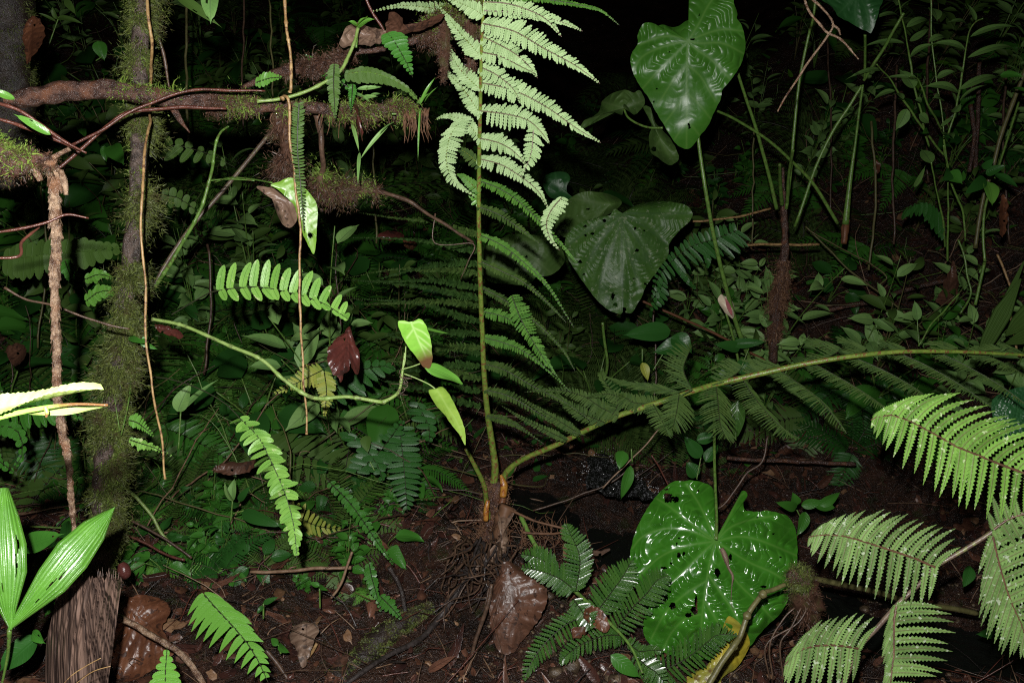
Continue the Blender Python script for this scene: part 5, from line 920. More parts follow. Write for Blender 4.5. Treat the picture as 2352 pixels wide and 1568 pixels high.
# forked bare twig at the top right
fk = thing('forked_twig', 'bare reddish forked twig hanging from the top edge right of the upright heart leaf', 'twig', P(1860,-10,1.9))
for pp in ([(1845,-20),(1858,25),(1885,58),(1900,75),(1935,95),(1973,136)], [(1835,-25),(1880,10),(1905,40),(1912,60),(1898,85),(1860,140),(1820,200),(1786,258)], [(1912,55),(1925,65),(1930,80)]):
    mb = MB(); tube(mb, px(pp, 1.95), [rpx(2.6, 1.95)] * (len(pp) - 1) + [rpx(1.4, 1.95)], n=50, seg=8, rough=.3, wob=.003, nodes=7, nodeh=.3); mk('branchlet', mb, M['bark_pale'], fk)
# palm fan at right edge
pf = thing('palm_seedling', 'dull green pleated palm leaf at the right edge above the long arching frond', 'palm', P(2300,840,3.1))
for b, t, w_ in (((2240,835),(2345,640),22), ((2310,770),(2400,690),26), ((2310,790),(2420,745),20), ((2265,800),(2352,600),10)):
    mb = MB(); pleat(mb, b, t, [(0, 3, 3), (.3, w_ * .8, w_ * .8), (.6, w_, w_), (1, 2, 2)], d0=3.1, d1=3.0, m=6, amp=.004); mk('leaf_lobe', mb, M['green_olive'], pf)
# ------------------------------------------------------------------ thin stems and roots on the bank
TS = [('orange twig lying across the bank left of the fibrous stem', [(1575,510),(1640,505),(1700,497),(1770,478)], 3.4, 2.6, 'stem_straw'), ('orange brown twig pointing left from the fibrous stem', [(1670,564),(1740,562),(1815,562),(1880,562)], 3.4, 3.2, 'stem_straw'), ('rust coloured root running down behind the white spathe', [(1470,690),(1540,720),(1600,745),(1680,785),(1760,830)], 3.5, 3, 'dead_orange'),
 ('fallen pale branch lying on the dark bank', [(1900,712),(1960,700),(2020,690),(2060,672),(2120,655),(2190,640)], 4.1, 6, 'bark_branch'), ('thin green vine slanting down the bank', [(1850,520),(1900,570),(1950,620),(2010,665),(2080,720),(2120,755)], 3.8, 2, 'stem_olive'), ('long thin vine crossing the bank above the slanting green one', [(1860,530),(1930,570),(1990,600),(2035,635),(2020,655)], 3.7, 1.6, 'stem_olive'),
 ('orange brown root curving down at the right edge', [(2290,585),(2310,630),(2330,680),(2320,720),(2330,770),(2335,800)], 3.1, 2.6, 'stem_straw'), ('twisted green liana beside the tall thin shrub base', [(2200,550),(2215,590),(2225,640),(2230,680),(2205,720)], 3.4, 2.2, 'stem_green'), ('pale green stem leaning left out of the right hand shrub', [(2205,675),(2170,715),(2140,745),(2110,795)], 3.0, 1.9, 'stem_green'),
 ('red brown root standing on the bank at the far right', [(2250,140),(2248,220),(2244,300),(2240,390)], 4.3, 5, 'bark_branch'), ('forked red root standing beside the first on the far right bank', [(2230,240),(2238,320),(2225,395)], 4.2, 5, 'bark_branch'), ('thin dark stem crossing the water left of the huge leaf', [(1225,1170),(1280,1155),(1350,1130),(1400,1110),(1440,1080)], 2.8, 2, 'twig'),
 ('straw coloured twig slanting over the cascade', [(1385,1120),(1420,1085),(1470,1035),(1520,980)], 2.6, 1.8, 'twig_pale'), ('red brown stick left of the huge leaf stalk over the water', [(1495,1045),(1515,1075),(1535,1115)], 2.8, 2, 'stem_red'), ('thin vine looping up beside the huge leaf stalk', [(1620,1180),(1660,1160),(1690,1120),(1715,1085),(1750,1060),(1764,1000)], 2.6, 2.4, 'twig'),
 ('long red brown stick behind the small wet fern, near the orange roots', [(1670,1050),(1720,1055),(1800,1058),(1900,1062),(1965,1065)], 3.2, 5, 'bark_branch'), ('pale brown stick lying on the litter left of the central fern', [(575,1313),(640,1311),(720,1306),(808,1302)], 2.2, 4, 'twig_pale'), ('short pale stick leaning on the lying stick', [(807,1265),(795,1305),(780,1345),(762,1372)], 2.15, 3, 'twig_pale'),
 ('yellow green stem sloping down behind the palm seedling', [(285,1115),(320,1150),(350,1185),(370,1220),(400,1265)], 2.3, 4, 'stem_node'), ('thin red stick on the litter right of the mossy trunk', [(290,1224),(330,1245),(380,1270),(425,1285)], 2.15, 3, 'stem_red'), ('dark thin stick above the red one on the litter', [(300,1195),(340,1215),(400,1250),(440,1280)], 2.2, 3, 'twig'),
 ('pale knotted stick curving from the brown sheath to the bottom edge', [(262,1410),(300,1430),(335,1450),(380,1475),(420,1505),(460,1560),(480,1600)], 1.75, 7, 'bark_pale'), ('dark upright stalk over the litter at the bottom centre', [(1130,1340),(1115,1400),(1095,1470),(1080,1520),(1070,1568)], 2.05, 4.5, 'twig'), ('brown curved leaf stalk hanging near the bottom centre', [(895,1300),(915,1340),(930,1390),(935,1440),(930,1500)], 2.15, 6, 'bark_dark'),
 ('short straw lying on the litter right of the pleated dead leaf', [(730,1475),(715,1500),(690,1535)], 2.0, 3.5, 'stem_straw'), ('grey stick sloping to the bottom edge left of the pleated dead leaf', [(600,1480),(635,1525),(670,1568)], 1.95, 5, 'twig'), ('pale thin grass like stems over the brown sheath', [(235,1513),(200,1530),(165,1550),(140,1575)], 1.2, 1, 'stem_straw'), ('lower pale thin straw over the brown sheath', [(256,1528),(210,1545),(170,1570)], 1.2, 1, 'stem_straw')]
for i, (lab, pp, d, rr, m) in enumerate(TS): tubething('root' if 'root' in lab else ('vine' if ('vine' in lab or 'liana' in lab) else 'stick'), lab, 'vine' if 'vine' in lab or 'liana' in lab else ('root' if 'root' in lab else 'stick'), px(pp, d), rpx(rr, d), M[m], seg=8, rough=.22, wob=.004)
mb = MB(); c, r = tube(mb, px([(770,1568),(820,1525),(870,1470),(930,1425),(990,1395)], 1.95, 2.2), [rpx(k, 2.1) for k in (30,28,26,20,14)], n=50, rough=.2, seg=18); o = solo('mossy_log', mb, M['bark_dark'], 'green mossy log half buried in the litter at the bottom centre', 'log', c[0])
mb = MB(); moss(mb, c, r, 2500, .008, thr=-.9, wd=.0015); mk('moss', mb, M['moss'], o, smooth=False)
# ------------------------------------------------------------------ dead leaves
DL = [('dead_leaf', 'dark wine red dead leaf hanging in a fold beside the long straw root', [(800,750),(790,765),(770,780),(755,800),(752,825),(758,845),(765,860),(775,862),(782,878),(790,860),(800,850),(803,835),(810,845),(820,862),(826,840),(825,815),(815,785),(808,760)], (800,760), 1.8, 'dead_dark', 22),
 ('dead_leaf', 'large brown dead leaf leaning against the litter right of the central fern base', [(1160,1290),(1140,1330),(1128,1370),(1125,1420),(1135,1470),(1150,1500),(1175,1500),(1200,1470),(1225,1440),(1245,1410),(1258,1370),(1250,1345),(1220,1320),(1190,1300)], (1165,1310), 2.1, 'dead', 16),
 ('dead_leaf', 'striped brown dead leaf under the bottom left ferns', [(270,1395),(300,1370),(345,1368),(385,1385),(390,1410),(372,1440),(388,1470),(400,1500),(360,1530),(310,1560),(270,1560),(255,1500),(262,1440)], (300,1400), 1.9, 'dead_orange', 16),
 ('dead_leaf', 'pleated pale ribbed dead leaf on the litter at the bottom', [(700,1425),(675,1440),(665,1462),(680,1490),(690,1525),(700,1530),(712,1500),(725,1465),(732,1440),(718,1428)], (705,1430), 2.0, 'dead_pale', 8),
 ('dead_leaf', 'orange brown dead leaf curled beside the mossy trunk at the top left', [(72,38),(60,55),(52,80),(58,120),(62,145),(75,130),(88,115),(98,95),(104,78),(100,60),(90,42)], (75,50), 2.2, 'dead_orange', 12),
 ('dead_leaf', 'reddish dead leaf on the left slope behind the pale stem', [(15,800),(30,790),(55,792),(60,810),(50,830),(35,840),(20,825)], (50,800), 2.4, 'dead', 9),
 ('dead_leaf', 'curled brown dead leaf lying on the upper mossy branch, left half', [(782,90),(800,60),(820,52),(850,62),(885,72),(880,95),(850,105),(810,105),(785,110)], (830,85), 1.68, 'dead_pale', 12),
 ('dead_leaf', 'long folded brown dead leaf lying on the upper mossy branch, right half', [(888,88),(890,40),(905,27),(922,40),(930,58),(975,48),(1018,32),(1010,50),(980,65),(940,75),(910,90)], (915,75), 1.66, 'dead', 12),
 ('dead_leaf', 'small red brown dead leaf on the slope behind the noded climber', [(868,540),(890,530),(920,535),(925,548),(900,552),(875,550)], (895,542), 2.9, 'dead_dark', 10),
 ('dead_leaf', 'pale dead leaf among roots on the slope right of the small red brown one', [(925,552),(945,550),(958,560),(950,572),(935,570)], (940,560), 2.9, 'dead_orange', 10),
 ('dead_leaf', 'hanging shiny red leaf tip under the thick branch', [(812,240),(820,262),(816,285),(826,305),(832,325),(832,300),(828,270),(822,245)], (820,262), 1.6, 'dead_dark', 12),
 ('dead_leaf', 'rusty leaf lying in the small wet fern at the bottom centre', [(1340,1405),(1355,1392),(1375,1395),(1390,1410),(1400,1440),(1390,1452),(1365,1440),(1345,1425)], (1360,1410), 2.02, 'dead_orange', 10),
 ('dead_leaf', 'orange chewed leaf left of the rusty one in the small wet fern', [(1312,1445),(1325,1438),(1342,1440),(1345,1455),(1330,1465),(1316,1460)], (1330,1450), 2.0, 'dead_orange', 10),
 ('dead_leaf', 'pinkish leaf at the water edge right of the central fern', [(1360,1265),(1380,1262),(1400,1258),(1392,1270),(1378,1276),(1364,1274)], (1380,1267), 2.6, 'dead_pale', 10),
 ('dead_leaf', 'brown sagging dead leaf behind the tattered ladder fern', [(490,1075),(520,1062),(560,1060),(590,1058),(575,1080),(540,1088),(505,1088)], (540,1074), 2.3, 'dead', 10),
 ('dead_leaf', 'orange leaf standing on the bank behind the heart leaf plant stalks', [(2012,365),(2020,375),(2022,392),(2018,400),(2010,395),(2007,378)], (2014,382), 3.9, 'dead_orange', 10),
 ('dead_leaf', 'brown palm leaf fragment at the foot of the tall thin shrub', [(2190,600),(2200,640),(2195,690),(2170,700),(2150,690),(2165,660),(2180,620)], (2180,660), 3.7, 'dead', 10),
 ('dead_leaf', 'hanging rusty leaf below the stout cane at the right', [(2305,445),(2315,470),(2312,520),(2300,545),(2295,500),(2298,460)], (2305,490), 3.1, 'dead_orange', 10),
 ('dead_leaf', 'brown strip of bark hanging from the mossy trunk under the creeping stem', [(355,745),(372,745),(400,755),(420,770),(412,778),(385,768),(362,760)], (380,756), 1.68, 'dead_dark', 8),
 ('dead_leaf', 'dull brown leaf edge lying below the mossy log', [(745,1568),(760,1530),(790,1500),(800,1510),(775,1568)], (770,1540), 1.95, 'dead', 8)]
def sideveins(ol, j, n=7):
    L = len(ol); e = ol[L // 2]; out = [[j, e]]
    c = cr(list(ol) + [ol[0]], 200)
    for i in range(1, n + 1):
        t = i / (n + 1); b = (j[0] + (e[0] - j[0]) * t, j[1] + (e[1] - j[1]) * t); u = min(.97, t + .14)
        for k in (int(u * 100), 199 - int(u * 100)): out.append([b, (b[0] * .45 + c[k][0] * .55, b[1] * .45 + c[k][1] * .55 - 1), tuple(c[k])])
    return out
for nm, lab, ol, j, d, m, sp1 in DL:
    mb = MB(); polyleaf(mb, ol, j, d, rnd(-.6, .6), rnd(-.8, -.1), veins=sideveins(ol, j), rip=.010, sp=sp1, nr=130, rings=24, edge=.025, cup=rnd(-.015, .015), ed_noise=4, seed=rnd(0, 9), holes=[(j[0] + rnd(-10, 10), j[1] + rnd(5, 20), 3, 3)]); solo(nm, mb, M[m + '_p'], lab, 'leaf', P(j[0], j[1], d))
# small individually traced green leaves and herbs: (base, tip, width px)
HB_ = [('seedling', 'pale seedling with an upright pair of leaves, left of centre bottom', 2.25, 'green_pale', (530,1195,534,1150), [(534,1150,540,1096,26),(534,1150,516,1108,18)]), ('seedling', 'deep green low seedling leaves around the pale seedling', 2.3, 'green_deep', (530,1180,560,1172), [(555,1175,650,1210,34),(548,1160,520,1148,22),(548,1150,575,1115,18)]),
 ('herb', 'pale grey green narrow leaf pair left of the tattered ladder fern', 2.2, 'green_pale', (410,1030,415,945), [(408,945,440,880,40),(420,940,500,872,16)]), ('seedling', 'tiny seedling on bare litter at the bottom left of centre', 2.05, 'green_mid', (735,1395,734,1350), [(734,1345,712,1338,14),(734,1345,755,1355,12)]),
 ('seedling', 'young sprout with two narrow leaves near the lying pale stick', 1.95, 'green_deep', (605,1420,605,1385), [(605,1385,640,1370,14),(605,1390,590,1410,12)]), ('herb', 'glossy three leaved herb low at the bottom left of the pleated dead leaf', 1.9, 'green_mid', (645,1500,640,1480), [(640,1480,665,1498,20),(640,1480,622,1465,18)]),
 ('seedling', 'seedling with one upright oval leaf on the bank', 3.2, 'green_pale', (2110,790,2107,735), [(2107,735,2100,690,24)]), ('herb', 'green spreading leaves beneath the arching right frond near the huge leaf', 2.7, 'green_mid', (1850,1210,1830,1170), [(1830,1165,1780,1152,26),(1830,1160,1820,1130,26),(1840,1160,1890,1150,26),(1850,1175,1830,1230,30),(1870,1160,1920,1165,30),(1880,1160,1930,1130,26)]),
 ('herb', 'hanging green leaf pair over the cascade', 2.5, 'green_mid', (1450,1030,1452,1060), [(1430,1035,1422,1078,34),(1448,1068,1425,1148,30)]), ('herb', 'dark ribbed leaf cluster above the huge heart leaf', 2.7, 'green_deep', (1600,1100,1610,1050), [(1600,1095,1575,1060,40),(1610,1050,1570,1000,36),(1620,1060,1650,1020,30),(1600,1010,1650,1000,30)]),
 ('herb', 'wet leaf with parallel veins shining beside the huge leaf stalk', 2.8, 'tf_wet', (1690,1010,1690,990), [(1695,920,1690,1010,40)]), ('herb', 'dark green arrow leaf on the bank below the speckled leaf', 3.0, 'green_deep', (1500,850,1530,800), [(1580,790,1500,810,50),(1540,760,1430,770,50),(1545,770,1590,812,50)]),
 ('herb', 'row of dark leaves right of the white spathe', 3.0, 'green_deep', (1700,850,1720,800), [(1680,790,1760,785,26),(1700,800,1640,790,30),(1720,830,1690,860,40)]), ('herb', 'yellow green hanging leaf below the speckled leaf', 2.9, 'green_yellow', (1475,800,1475,830), [(1475,832,1488,876,24)]),
 ('herb', 'low dark leaves at the far lower right behind the fern', 2.2, 'green_deep', (2290,1330,2280,1300), [(2230,1300,2210,1350,30),(2290,1290,2260,1260,26),(2300,1450,2240,1455,30)]), ('herb', 'pointed green leaf lying at the bottom edge in the small wet fern', 2.0, 'green_mid', (1440,1540,1450,1520), [(1403,1503,1470,1555,40)]),
 ('herb', 'dark oval leaf with pale midrib left of the central fern stalk base', 2.4, 'green_olive', (860,1080,850,1060), [(840,1000,845,1040,28)]), ('climber_leaves', 'pale green leaf held on a leafy shoot at the top of the upper mossy branch', 1.6, 'green_bright', (818,110,822,60), [(822,62,860,45,26),(822,62,800,50,18),(820,62,845,38,16)]),
 ('grass_tuft', 'pale grass like leaves hanging from the thick branch into the dark', 1.68, 'green_pale', (910,262,900,262), [(895,285,825,370,10),(808,285,825,350,10),(826,350,822,425,9),(905,282,870,310,6)]), ('grass_tuft', 'slender green leaves sprouting at the free end of the thick branch', 1.7, 'green_bright', (965,240,965,225), [(965,240,1000,178,9),(965,240,942,215,8),(965,250,960,370,5),(975,235,1005,200,6),(968,236,985,215,6)]),
 ('orchid_leaves', 'whitish curled leaves lying on the thick branch under the olive fern', 1.7, 'green_pale', (840,225,845,222), [(820,205,880,200,12),(810,215,850,235,13),(850,220,875,215,10),(830,228,870,222,12),(855,190,868,200,8)]), ('climber_leaves', 'small green lobed leaf on the creeping stem of the mossy trunk', 1.6, 'green_mid', (296,775,310,775), [(296,775,340,790,16),(320,782,362,802,16),(325,778,345,775,10)]),
 ('herb', 'thin saplings leaves behind the twigs at the upper left', 3.0, 'green_mid', (220,140,235,130), [(225,95,240,140,34),(190,310,200,275,30),(240,335,245,372,20),(255,335,285,380,44),(60,310,40,300,14)]), ('herb', 'faint leafy sapling in the dark above the thick branch, left', 2.9, 'green_olive', (110,110,135,40), [(130,45,120,15,12),(132,42,190,55,16),(150,0,175,35,18),(128,50,85,30,8)])]
for nm, lab, d, m, st_, lv in HB_:
    t = thing(nm, lab, 'plant', P(st_[0], st_[1], d)); mb = MB(); tube(mb, px([(st_[0], st_[1]), (st_[2], st_[3])], d), .0022, seg=6); mk('stem', mb, M['stem_green'], t)
    for a, b, c_, d_, wd in lv: mb = MB(); leaf3(mb, P(a, b, d), P(c_, d_, d - rnd(-.02, .05)), rpx(wd, d), (-FW + UP * rnd(0, .7) + RI * rnd(-.3, .3)).normalized(), bend=rnd(.02, .1), n=14, rip=.012, wave=.04); mk('leaf', mb, M[m], t)
# ------------------------------------------------------------------ background undergrowth: individuals copied from a few kinds
def l_fern(seed, nfr, L, mat, biz=False, W=.05, up=1.0):
    random.seed(seed); t = thing('hillside_fern', 'x', 'fern', (0, 0, 0))
    for k in range(nfr):
        az = 6.283 * k / nfr + rnd(-.35, .35); h = Vector((math.cos(az), math.sin(az), 0)); l = L * rnd(.75, 1.1); u = up * rnd(.7, 1.2); mb = MB()
        path = [h * (l * s) * (.35 + .65 * s) + Vector((0, 0, 1)) * l * u * (1.25 * s - 1.15 * s * s) for s in (0, .15, .3, .5, .7, .85, 1)]
        sd = Vector((-h.y, h.x, 0)); nr = (Vector((0, 0, 1)) + h * .5).normalized()
        if biz:
            n = 16; q = cr([tuple(p) for p in path], n + 1); tube(mb, path, [.004, .001], n=16, seg=5, mi=1) if False else tube(mb, [tuple(p) for p in path], [.005] * 3 + [.003] * 3 + [.001], n=16, seg=5, mi=1)
            for i in range(2, n):
                s = i / n; pl = L * .42 * min(1, s * 3) * (1 - s) ** .6 + .02; b = Vector(q[i]); tg = Vector(q[i + 1 if i < n else i]) - b; tg.normalize()
                for sg in (1, -1):
                    dv = (sd * sg + tg * .5).normalized(); e = b + dv * pl - Vector((0, 0, pl * .25)); m_ = b + dv * pl * .5
                    pinna(mb, [b, m_, e], tg, -tg + dv * .2, pl * .17, .0085, .0105, teeth=0, nrm=nr, prof='lance', rr=0, tipmix=.6, shape='fern', nj=.3)
        else:
            pinna(mb, path, (sd + h * .3).normalized(), (-sd + h * .3).normalized(), W * 2.2, W * .45, W * .42, -Vector((0, 0, .2)), -Vector((0, 0, .2)), teeth=3, serr=.2, nrm=nr, prof='lance', t0=.18, rr=.0025, tipmix=.5, shape='belly' if W > .045 else 'even', nj=.25)
        mk('frond', mb, [M[mat], M['rach_dark']], t)
    return t
def l_herb(seed, nst, H, LL, LWd, mat, prof='ovate', dens=4, lean=.3):
    random.seed(seed); t = thing('leafy_plant', 'x', 'plant', (0, 0, 0))
    for k in range(nst):
        az = rnd(0, 6.28); h = Vector((math.cos(az), math.sin(az), 0)) * rnd(.1, lean); hh = H * rnd(.6, 1.1); mb = MB()
        path = [Vector((0, 0, 1)) * hh * s + h * hh * s * s for s in (0, .25, .5, .75, 1)]; tube(mb, [tuple(p) for p in path], [.004, .0035, .003, .002, .0015], n=10, seg=5); q = cr([tuple(p) for p in path], 30); mk('stem', mb, M['stem_green'] if 'olive' not in mat else M['stem_olive'], t)
        mb = MB(); a0 = rnd(0, 6)
        for i in range(int(dens * 2)):
            s = .3 + .7 * (i + .5) / (dens * 2); b = Vector(q[min(29, int(s * 29))]); a = a0 + i * 2.4 + rnd(-.3, .3); dv = Vector((math.cos(a), math.sin(a), rnd(-.2, .5))).normalized(); l = LL * rnd(.6, 1.1)
            leaf3(mb, b + dv * .02, b + dv * l, LWd * l / LL, Vector((0, 0, 1)) + Vector((rnd(-.6, .6), rnd(-1, .2), 0)), bend=rnd(.03, .14), n=8, m=2, prof=prof, fold=.15)
        mk('foliage', mb, M[mat], t)
    return t
def l_broad(seed, nl, LL, mat):
    random.seed(seed); t = thing('broad_leaf_herb', 'x', 'plant', (0, 0, 0))
    for k in range(nl):
        az = 6.28 * k / nl + rnd(-.5, .5); h = Vector((math.cos(az), math.sin(az), 0)); hh = LL * rnd(.7, 1.6); b = h * hh * .35 + Vector((0, 0, hh)); mb = MB(); tube(mb, [(0, 0, 0), tuple(h * hh * .1 + Vector((0, 0, hh * .6))), tuple(b)], [.005, .004, .003], n=8, seg=6, mi=1)
        leaf3(mb, b, b + h * LL * .8 - Vector((0, 0, LL * rnd(.1, .6))), LL * .55, Vector((0, 0, 1)) + h * .3 + Vector((0, -.4, 0)), bend=.08, n=14, m=3, prof='heart' if k % 2 else 'ovate', rip=.012, wave=.05, holes=k % 2); mk('leaf', mb, [M[mat], M['stem_green']], t)
    return t
KINDS = [ # proto, look words, scale range
 (l_fern(1, 6, .50, 'green_mid', W=.045), 'mid green ladder fern with {} arching fronds', 'fern', 6),
 (l_fern(2, 8, .42, 'green_deep', W=.04), 'dark green bushy fern', 'fern', 8),
 (l_fern(3, 5, .60, 'green_olive', W=.05, up=.8), 'olive spreading fern', 'fern', 5),
 (l_fern(4, 5, .75, 'tf_dim', True), 'feathery dim fern', 'fern', 5),
 (l_fern(5, 4, .65, 'tf_mid', True, up=.8), 'green lacy fern', 'fern', 4),
 (l_herb(6, 4, .7, .14, .045, 'green_olive', 'lance', 6), 'narrow leaved olive sapling', 'plant', 4),
 (l_herb(7, 5, .4, .12, .06, 'green_mid', 'ovate', 4), 'leafy plant, pointed leaves', 'plant', 5),
 (l_herb(8, 3, .9, .15, .06, 'green_pale', 'ovate', 5, .2), 'thin pale leaved sapling', 'plant', 3),
 (l_broad(9, 5, .24, 'green_deep'), 'dark broad leaved herb', 'plant', 5),
 (l_broad(10, 4, .20, 'green_mid'), 'green broad leaved herb', 'plant', 4),
 (l_herb(11, 6, .3, .09, .04, 'green_deep', 'ovate', 4, .6), 'small bushy dark herb', 'plant', 6),
 (l_fern(12, 7, .3, 'green_bright', W=.035), 'bright green fern tuft', 'fern', 7)]
KINDS[0] = (KINDS[0][0], 'mid green ladder fern', 'fern', 6)
random.seed(99)
used = set(); count = 0; first = [True] * len(KINDS)
def place_words(x, y):
    h = [(190, 'left of the mossy trunk'), (430, 'just right of the mossy trunk'), (650, 'left of the long straw root'), (800, 'right of the long straw root'), (960, 'near the noded climber'), (1120, 'left of the central frond stalk'), (1290, 'right of the central frond stalk'), (1480, 'behind the speckled leaf'), (1650, 'left of the white spathe'), (1800, 'near the fibrous brown stem'), (1960, 'behind the bare leaf stalks'), (2130, 'left of the tall thin shrub'), (2290, 'behind the tall thin shrub'), (9999, 'at the right edge')]
    v = [(90, 'at the top edge'), (200, 'high on the dark slope'), (330, 'on the upper slope'), (450, 'upper middle slope'), (580, 'on the middle slope'), (700, 'midway down'), (820, 'on the lower slope'), (940, 'low down'), (1060, 'at the slope foot'), (1150, 'on the near ground'), (1250, 'on the brown litter'), (9999, 'low on the litter')]
    return next(w for k, w in h if x < k), next(w for k, w in v if y < k)
cells = []
for yy in range(20, 1400, 50):
    for xx in range(-40, 2420, 66): cells.append((xx, yy))
cells += [(xx, yy) for yy in range(1075, 1340, 34) for xx in range(200, 1040, 40)]
random.shuffle(cells)
for xx, yy in cells:
    x = xx + rnd(-30, 30); y = yy + rnd(-26, 26)
    if x > 1180 and (y > 1120 or (x < 1900 and y > 985)): continue                   # stream and glossy leaf
    dark = (1120 < x < 1480 and y < 420)
    if dark and random.random() < .8: continue
    if x > 1620 and y < 330 and random.random() < .42: continue
    bank = 1650 < x < 2352 and 380 < y < 860
    if bank and 450 < yy < 820 and random.random() < .78: continue
    small = y > 1060
    if small and (x > 1050 or x < 180 or (y > 1220 and random.random() < .4) or y > 1360): continue
    if 960 < x < 1200 and y > 850: continue
    if 1500 < x < 1800 and y < 330 and random.random() < .5: continue
    p, d = G(x, y)
    if p is None or d > 9.5: continue
    if count >= 470: break
    if x < 1150: wts = [9, 8, 6, 1, 2, 3, 5, 2, 4, 4, 2, 4] if y > 450 else [3, 3, 3, 3, 2, 6, 5, 6, 2, 2, 2, 0]
    elif x > 1600: wts = [1, 1, 2, 1, 0, 8, 6, 8, 2, 2, 4, 0]
    else: wts = [1, 3, 2, 5, 1, 3, 3, 1, 3, 0, 3, 0]
    if small: wts = [4, 5, 3, 0, 0, 0, 6, 0, 3, 4, 8, 7]
    k = random.choices(range(12), wts)[0]; h_, v_ = place_words(x, y); tiny = random.random() < .5; key = (k, h_, v_, small and tiny)
    if key in used: continue
    used.add(key); proto, look, cat, nf_ = KINDS[k]
    o = proto if first[k] else copy_tree(proto); first[k] = False
    sc = rnd(.75, 1.2) * (1.0 if y > 600 else 1.15) * (.75 if bank else 1) * ((.26 if tiny else .42) if small else 1)
    o.location = (p.x, p.y, p.z - .02); o.rotation_mode = 'ZYX'; o.rotation_euler = (rnd(.3, .75), rnd(-.15, .15), rnd(0, 6.28)); o.scale = (sc, sc, sc)
    look = (('tiny ' if tiny else 'low ') + look.replace('small ', '')) if small else look
    props(o, look + ', ' + v_ + ', ' + h_, cat, 'plants growing on the hillside behind'); count += 1
for k in range(12):
    if first[k]: 
        for ch in list(KINDS[k][0].children): bpy.data.objects.remove(ch)
        bpy.data.objects.remove(KINDS[k][0])
print('placed', count)
# lianas and thin poles in the background
for i, (x, y0, y1, d, m, lab) in enumerate(((430,-20,330,3.2,'stem_olive','thin dim liana behind the mossy trunk at the top'), (560,-20,300,3.6,'twig','dark sapling pole above the thick branch, left of the straw root'), (620,0,260,3.0,'stem_olive','olive sapling stem just left of the upper straw root'), (770,560,880,3.2,'twig','dark hanging stem behind the dead red leaf'), (1730,280,560,4,'stem_olive','thin upright stem on the bank left of the bare stalks'), (2060,150,560,4,'twig','thin dark pole on the bank left of the tall shrub'), (2000,280,620,3.9,'stem_olive','olive thin pole just right of the orange aroid base'), (1900,90,500,4.6,'twig','dim thin pole behind the bare aroid stalks'), (2140,0,420,4.5,'twig','dark pole deep behind the tall thin shrub'), (855,300,560,3.4,'stem_olive','dim stem behind the hanging grass like leaves'), (480,560,860,2.9,'twig','thin dark stem under the green cane'), (1500,700,960,3.4,'twig','thin upright brown stem below the speckled leaf'), (2310,150,560,4.2,'twig','dark pole behind the stout leaning cane'), (95,430,800,3,'stem_olive','dim stem just left of the pale peeling stem'))):
    tubething('thin_stem', lab, 'stem', px([(x, y0), (x + rnd(-14, 14), (y0 + y1) / 2), (x + rnd(-10, 10), y1)], d), rpx(rnd(2, 3.2), d), M[m], 'thin stems standing on the slope', seg=6, wob=.01)
mb = MB()   # fine tangle of twigs and roots over the slope
for _ in range(1100):
    x = rnd(-40, 2400); y = rnd(120, 1250); p, d = G(x, y)
    if p is None or d > 8 or (1180 < x < 2300 and y > 1000): continue
    dv = Vector((rnd(-1, 1), rnd(-.4, .2), rnd(-.3, 1.2) if random.random() < .6 else rnd(-.2, .2))).normalized(); l = rnd(.15, .7); b_ = p + Vector((0, -.05, .02)); k_ = Vector((rnd(-1, 1), rnd(-.5, .5), rnd(-1, .6))) * l * .25; rr = rnd(.0012, .0035)
    tube(mb, [b_, b_ + dv * l * .35 + k_ * .6, b_ + dv * l * .7 + k_, b_ + dv * l + k_ * .3 - Vector((0, 0, rnd(0, .1)))], [rr, rr, rr * .7, rr * .4], seg=5, n=12, mi=random.choice((0, 0, 1, 2, 3)), wob=.012, cap=False)
props(mk('twig_tangle', mb, [M['twig'], M['stem_olive'], M['twig_pale'], M['stem_green']]), 'fine tangle of thin twigs and roots over the slope', None, None, 'stuff')
# ------------------------------------------------------------------ uncountable litter and ground cover
mb = MB()
for _ in range(9000):
    x = rnd(-60, 2420); y = rnd(60, 1600); p, d = (None, None)
    t_ = random.random()
    X = rnd(-5, 5); Y = 1.2 + 8 * random.random() ** 1.4; z = ground(X, Y) + rugg(X, Y)
    if (Y > 2.4 and Y < 3.3 and X > .2): continue
    l = rnd(.02, .07) * (1 + Y * .08) * (.5 if Y < 2.9 else 1); a = rnd(0, 6.28); dv = Vector((math.cos(a), math.sin(a), rnd(-.1, .9))).normalized()
    bs = Vector((X, Y, z + rnd(-.005, .05))); near = Y < 2.9
    if near and (random.random() < .8 or abs(X) < 1.2): continue
    if X > .9 and random.random() < .5: continue
    blade(mb, bs, dv, (Vector((0, -.5, 1)) + Vector((rnd(-.6, .6), rnd(-.6, .6), 0))).normalized(), l, l * rnd(.3, .55), 0, fold=.15, prof='lance', mi=random.choice((0, 1, 1, 2)))
props(mk('ground_cover', mb, [M['green_mid'], M['green_deep'], M['green_olive']]), 'low green ground cover sprouting over the slope', None, None, 'stuff')
M['lit1'] = m_leaf('litter_brown', (.042, .019, .013), (.15, .066, .040), .26, veinc=(.06, .03, .02), vb=.004)
M['lit2'] = m_leaf('litter_dark', (.02, .010, .009), (.07, .028, .02), .2, veinc=(.05, .025, .02), vb=.004)
M['lit3'] = m_leaf('litter_pale', (.12, .06, .03), (.26, .15, .08), .4, veinc=(.08, .04, .025), vb=.004)
mb = MB()
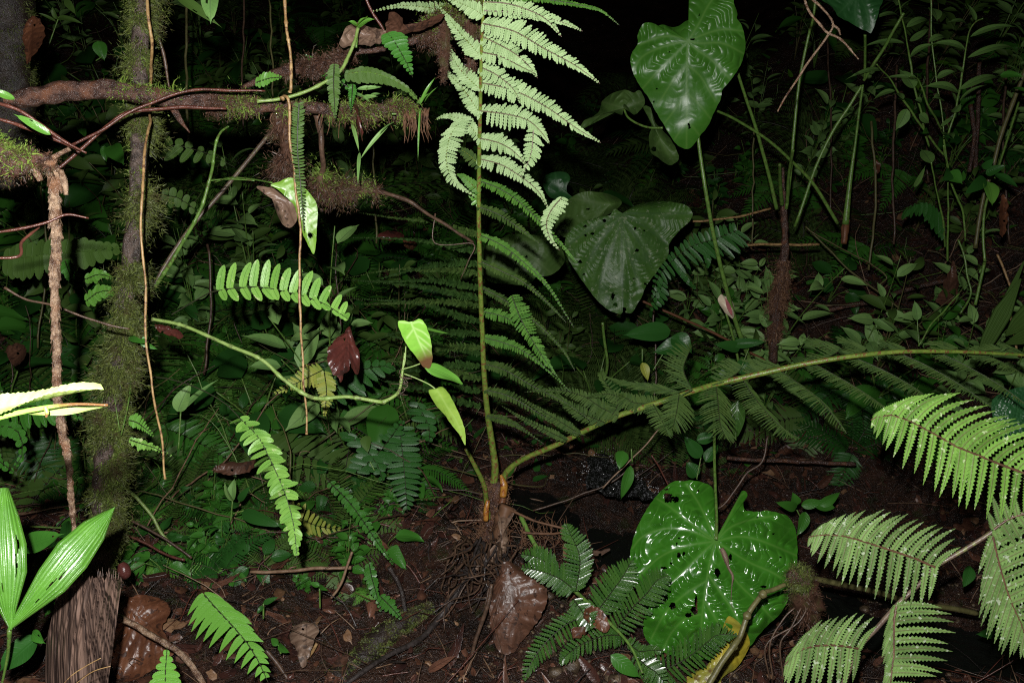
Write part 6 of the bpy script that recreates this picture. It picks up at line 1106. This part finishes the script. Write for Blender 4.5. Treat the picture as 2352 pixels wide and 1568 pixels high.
def scrap(bs, dv, nn, l, wd, mi):
    """torn scrap of dead leaf: irregular curled polygon"""
    sd = dv.cross(nn).normalized(); up = sd.cross(dv); k = 9; a0 = rnd(0, 6); c = bs + dv * l * .5; vs = [c + up * rnd(0, .01)]; cu = rnd(-.5, .5)
    for i in range(k):
        a = a0 + 6.283 * i / k; r_ = rnd(.55, 1.15); x, y = math.cos(a) * l * .5 * r_, math.sin(a) * wd * .5 * r_
        vs.append(c + dv * x + sd * y + up * (cu * (y * y) / max(wd, .01) * 3 + rnd(-.15, .15) * wd))
    mb.add(vs, [(0, 1 + i, 1 + (i + 1) % k) for i in range(k)], mi, [(.1, 0, rnd(0, 1))] + [(.5, .9, rnd(0, 1))] * k)
for _ in range(40000):
    X = rnd(-3.4, 3.4); Y = 1.2 + 5.0 * random.random() ** 1.1; z = ground(X, Y) + rugg(X, Y)
    if D2[int((Y - gy_[0]) / .05), int((X - gx_[0]) / .05)] < .04: continue
    a = rnd(0, 6.28); dv = Vector((math.cos(a), math.sin(a), rnd(-.6, .9))).normalized(); bs = Vector((X, Y, z + rnd(-.002, .012))); k = random.random()
    if k < .5:
        l = rnd(.02, .14) * (1 + (random.random() < .08) * 1.5); rr = rnd(.0005, .002) * (1 + (random.random() < .05) * 1.5); tube(mb, [bs, bs + dv * l * .5 + Vector((rnd(-.01, .01), 0, .008)), bs + dv * l + Vector((rnd(-.03, .03), rnd(-.02, .02), rnd(-.01, .02)))], [rr, rr * .9, rr * .4], seg=4, n=5, mi=random.choice((0, 0, 1, 1, 5, 6)), cap=False)
    elif k < .9: l = rnd(.008, .045) if random.random() < .86 else rnd(.04, .08); scrap(bs, dv, (Vector((rnd(-.7, .7), -.4 + rnd(-.6, .6), 1))).normalized(), l, l * rnd(.3, .8), random.choice((2, 2, 2, 3, 3, 4)))
    else: l = rnd(.03, .10); blade(mb, bs, dv, (Vector((rnd(-.5, .5), -.6 + rnd(-.4, .4), 1))).normalized(), l, l * rnd(.15, .45), random.choice((0, 5)), .2, fold=rnd(-.4, .4), prof=random.choice(('leaf', 'lance')), mi=random.choice((2, 3, 3)), curve=Vector((rnd(-.3, .3), rnd(-.3, .3), rnd(-.5, .4))))
props(mk('leaf_litter', mb, [M['twig'], M['stem_red'], M['lit1'], M['lit2'], M['lit3'], M['root_black'], M['twig_pale']]), 'wet brown leaf litter and twigs over the forest floor', None, None, 'stuff')
mb = MB()
def pebble(mb, c, s):
    vs = []; n, m = 5, 7
    for i in range(n + 1):
        for j in range(m):
            a, b = math.pi * i / n, 6.283 * j / m; v = Vector((math.sin(a) * math.cos(b), math.sin(a) * math.sin(b), math.cos(a) * .7)); vs.append(c + v * s * (1 + .5 * noise.noise(v * 1.3 + c * 30)))
    mb.add(vs, [(i * m + j, i * m + (j + 1) % m, (i + 1) * m + (j + 1) % m, (i + 1) * m + j) for i in range(n) for j in range(m)])
for _ in range(1300):
    x = rnd(1120, 2400); y = rnd(1330, 1600); p, d = G(x, y)
    if p is not None: pebble(mb, on(p.x, p.y, -.002), rnd(.002, .008) if random.random() < .96 else rnd(.015, .03))
props(mk('gravel', mb, M['stone']), 'wet gravel and grit along the stream bank', None, None, 'stuff')
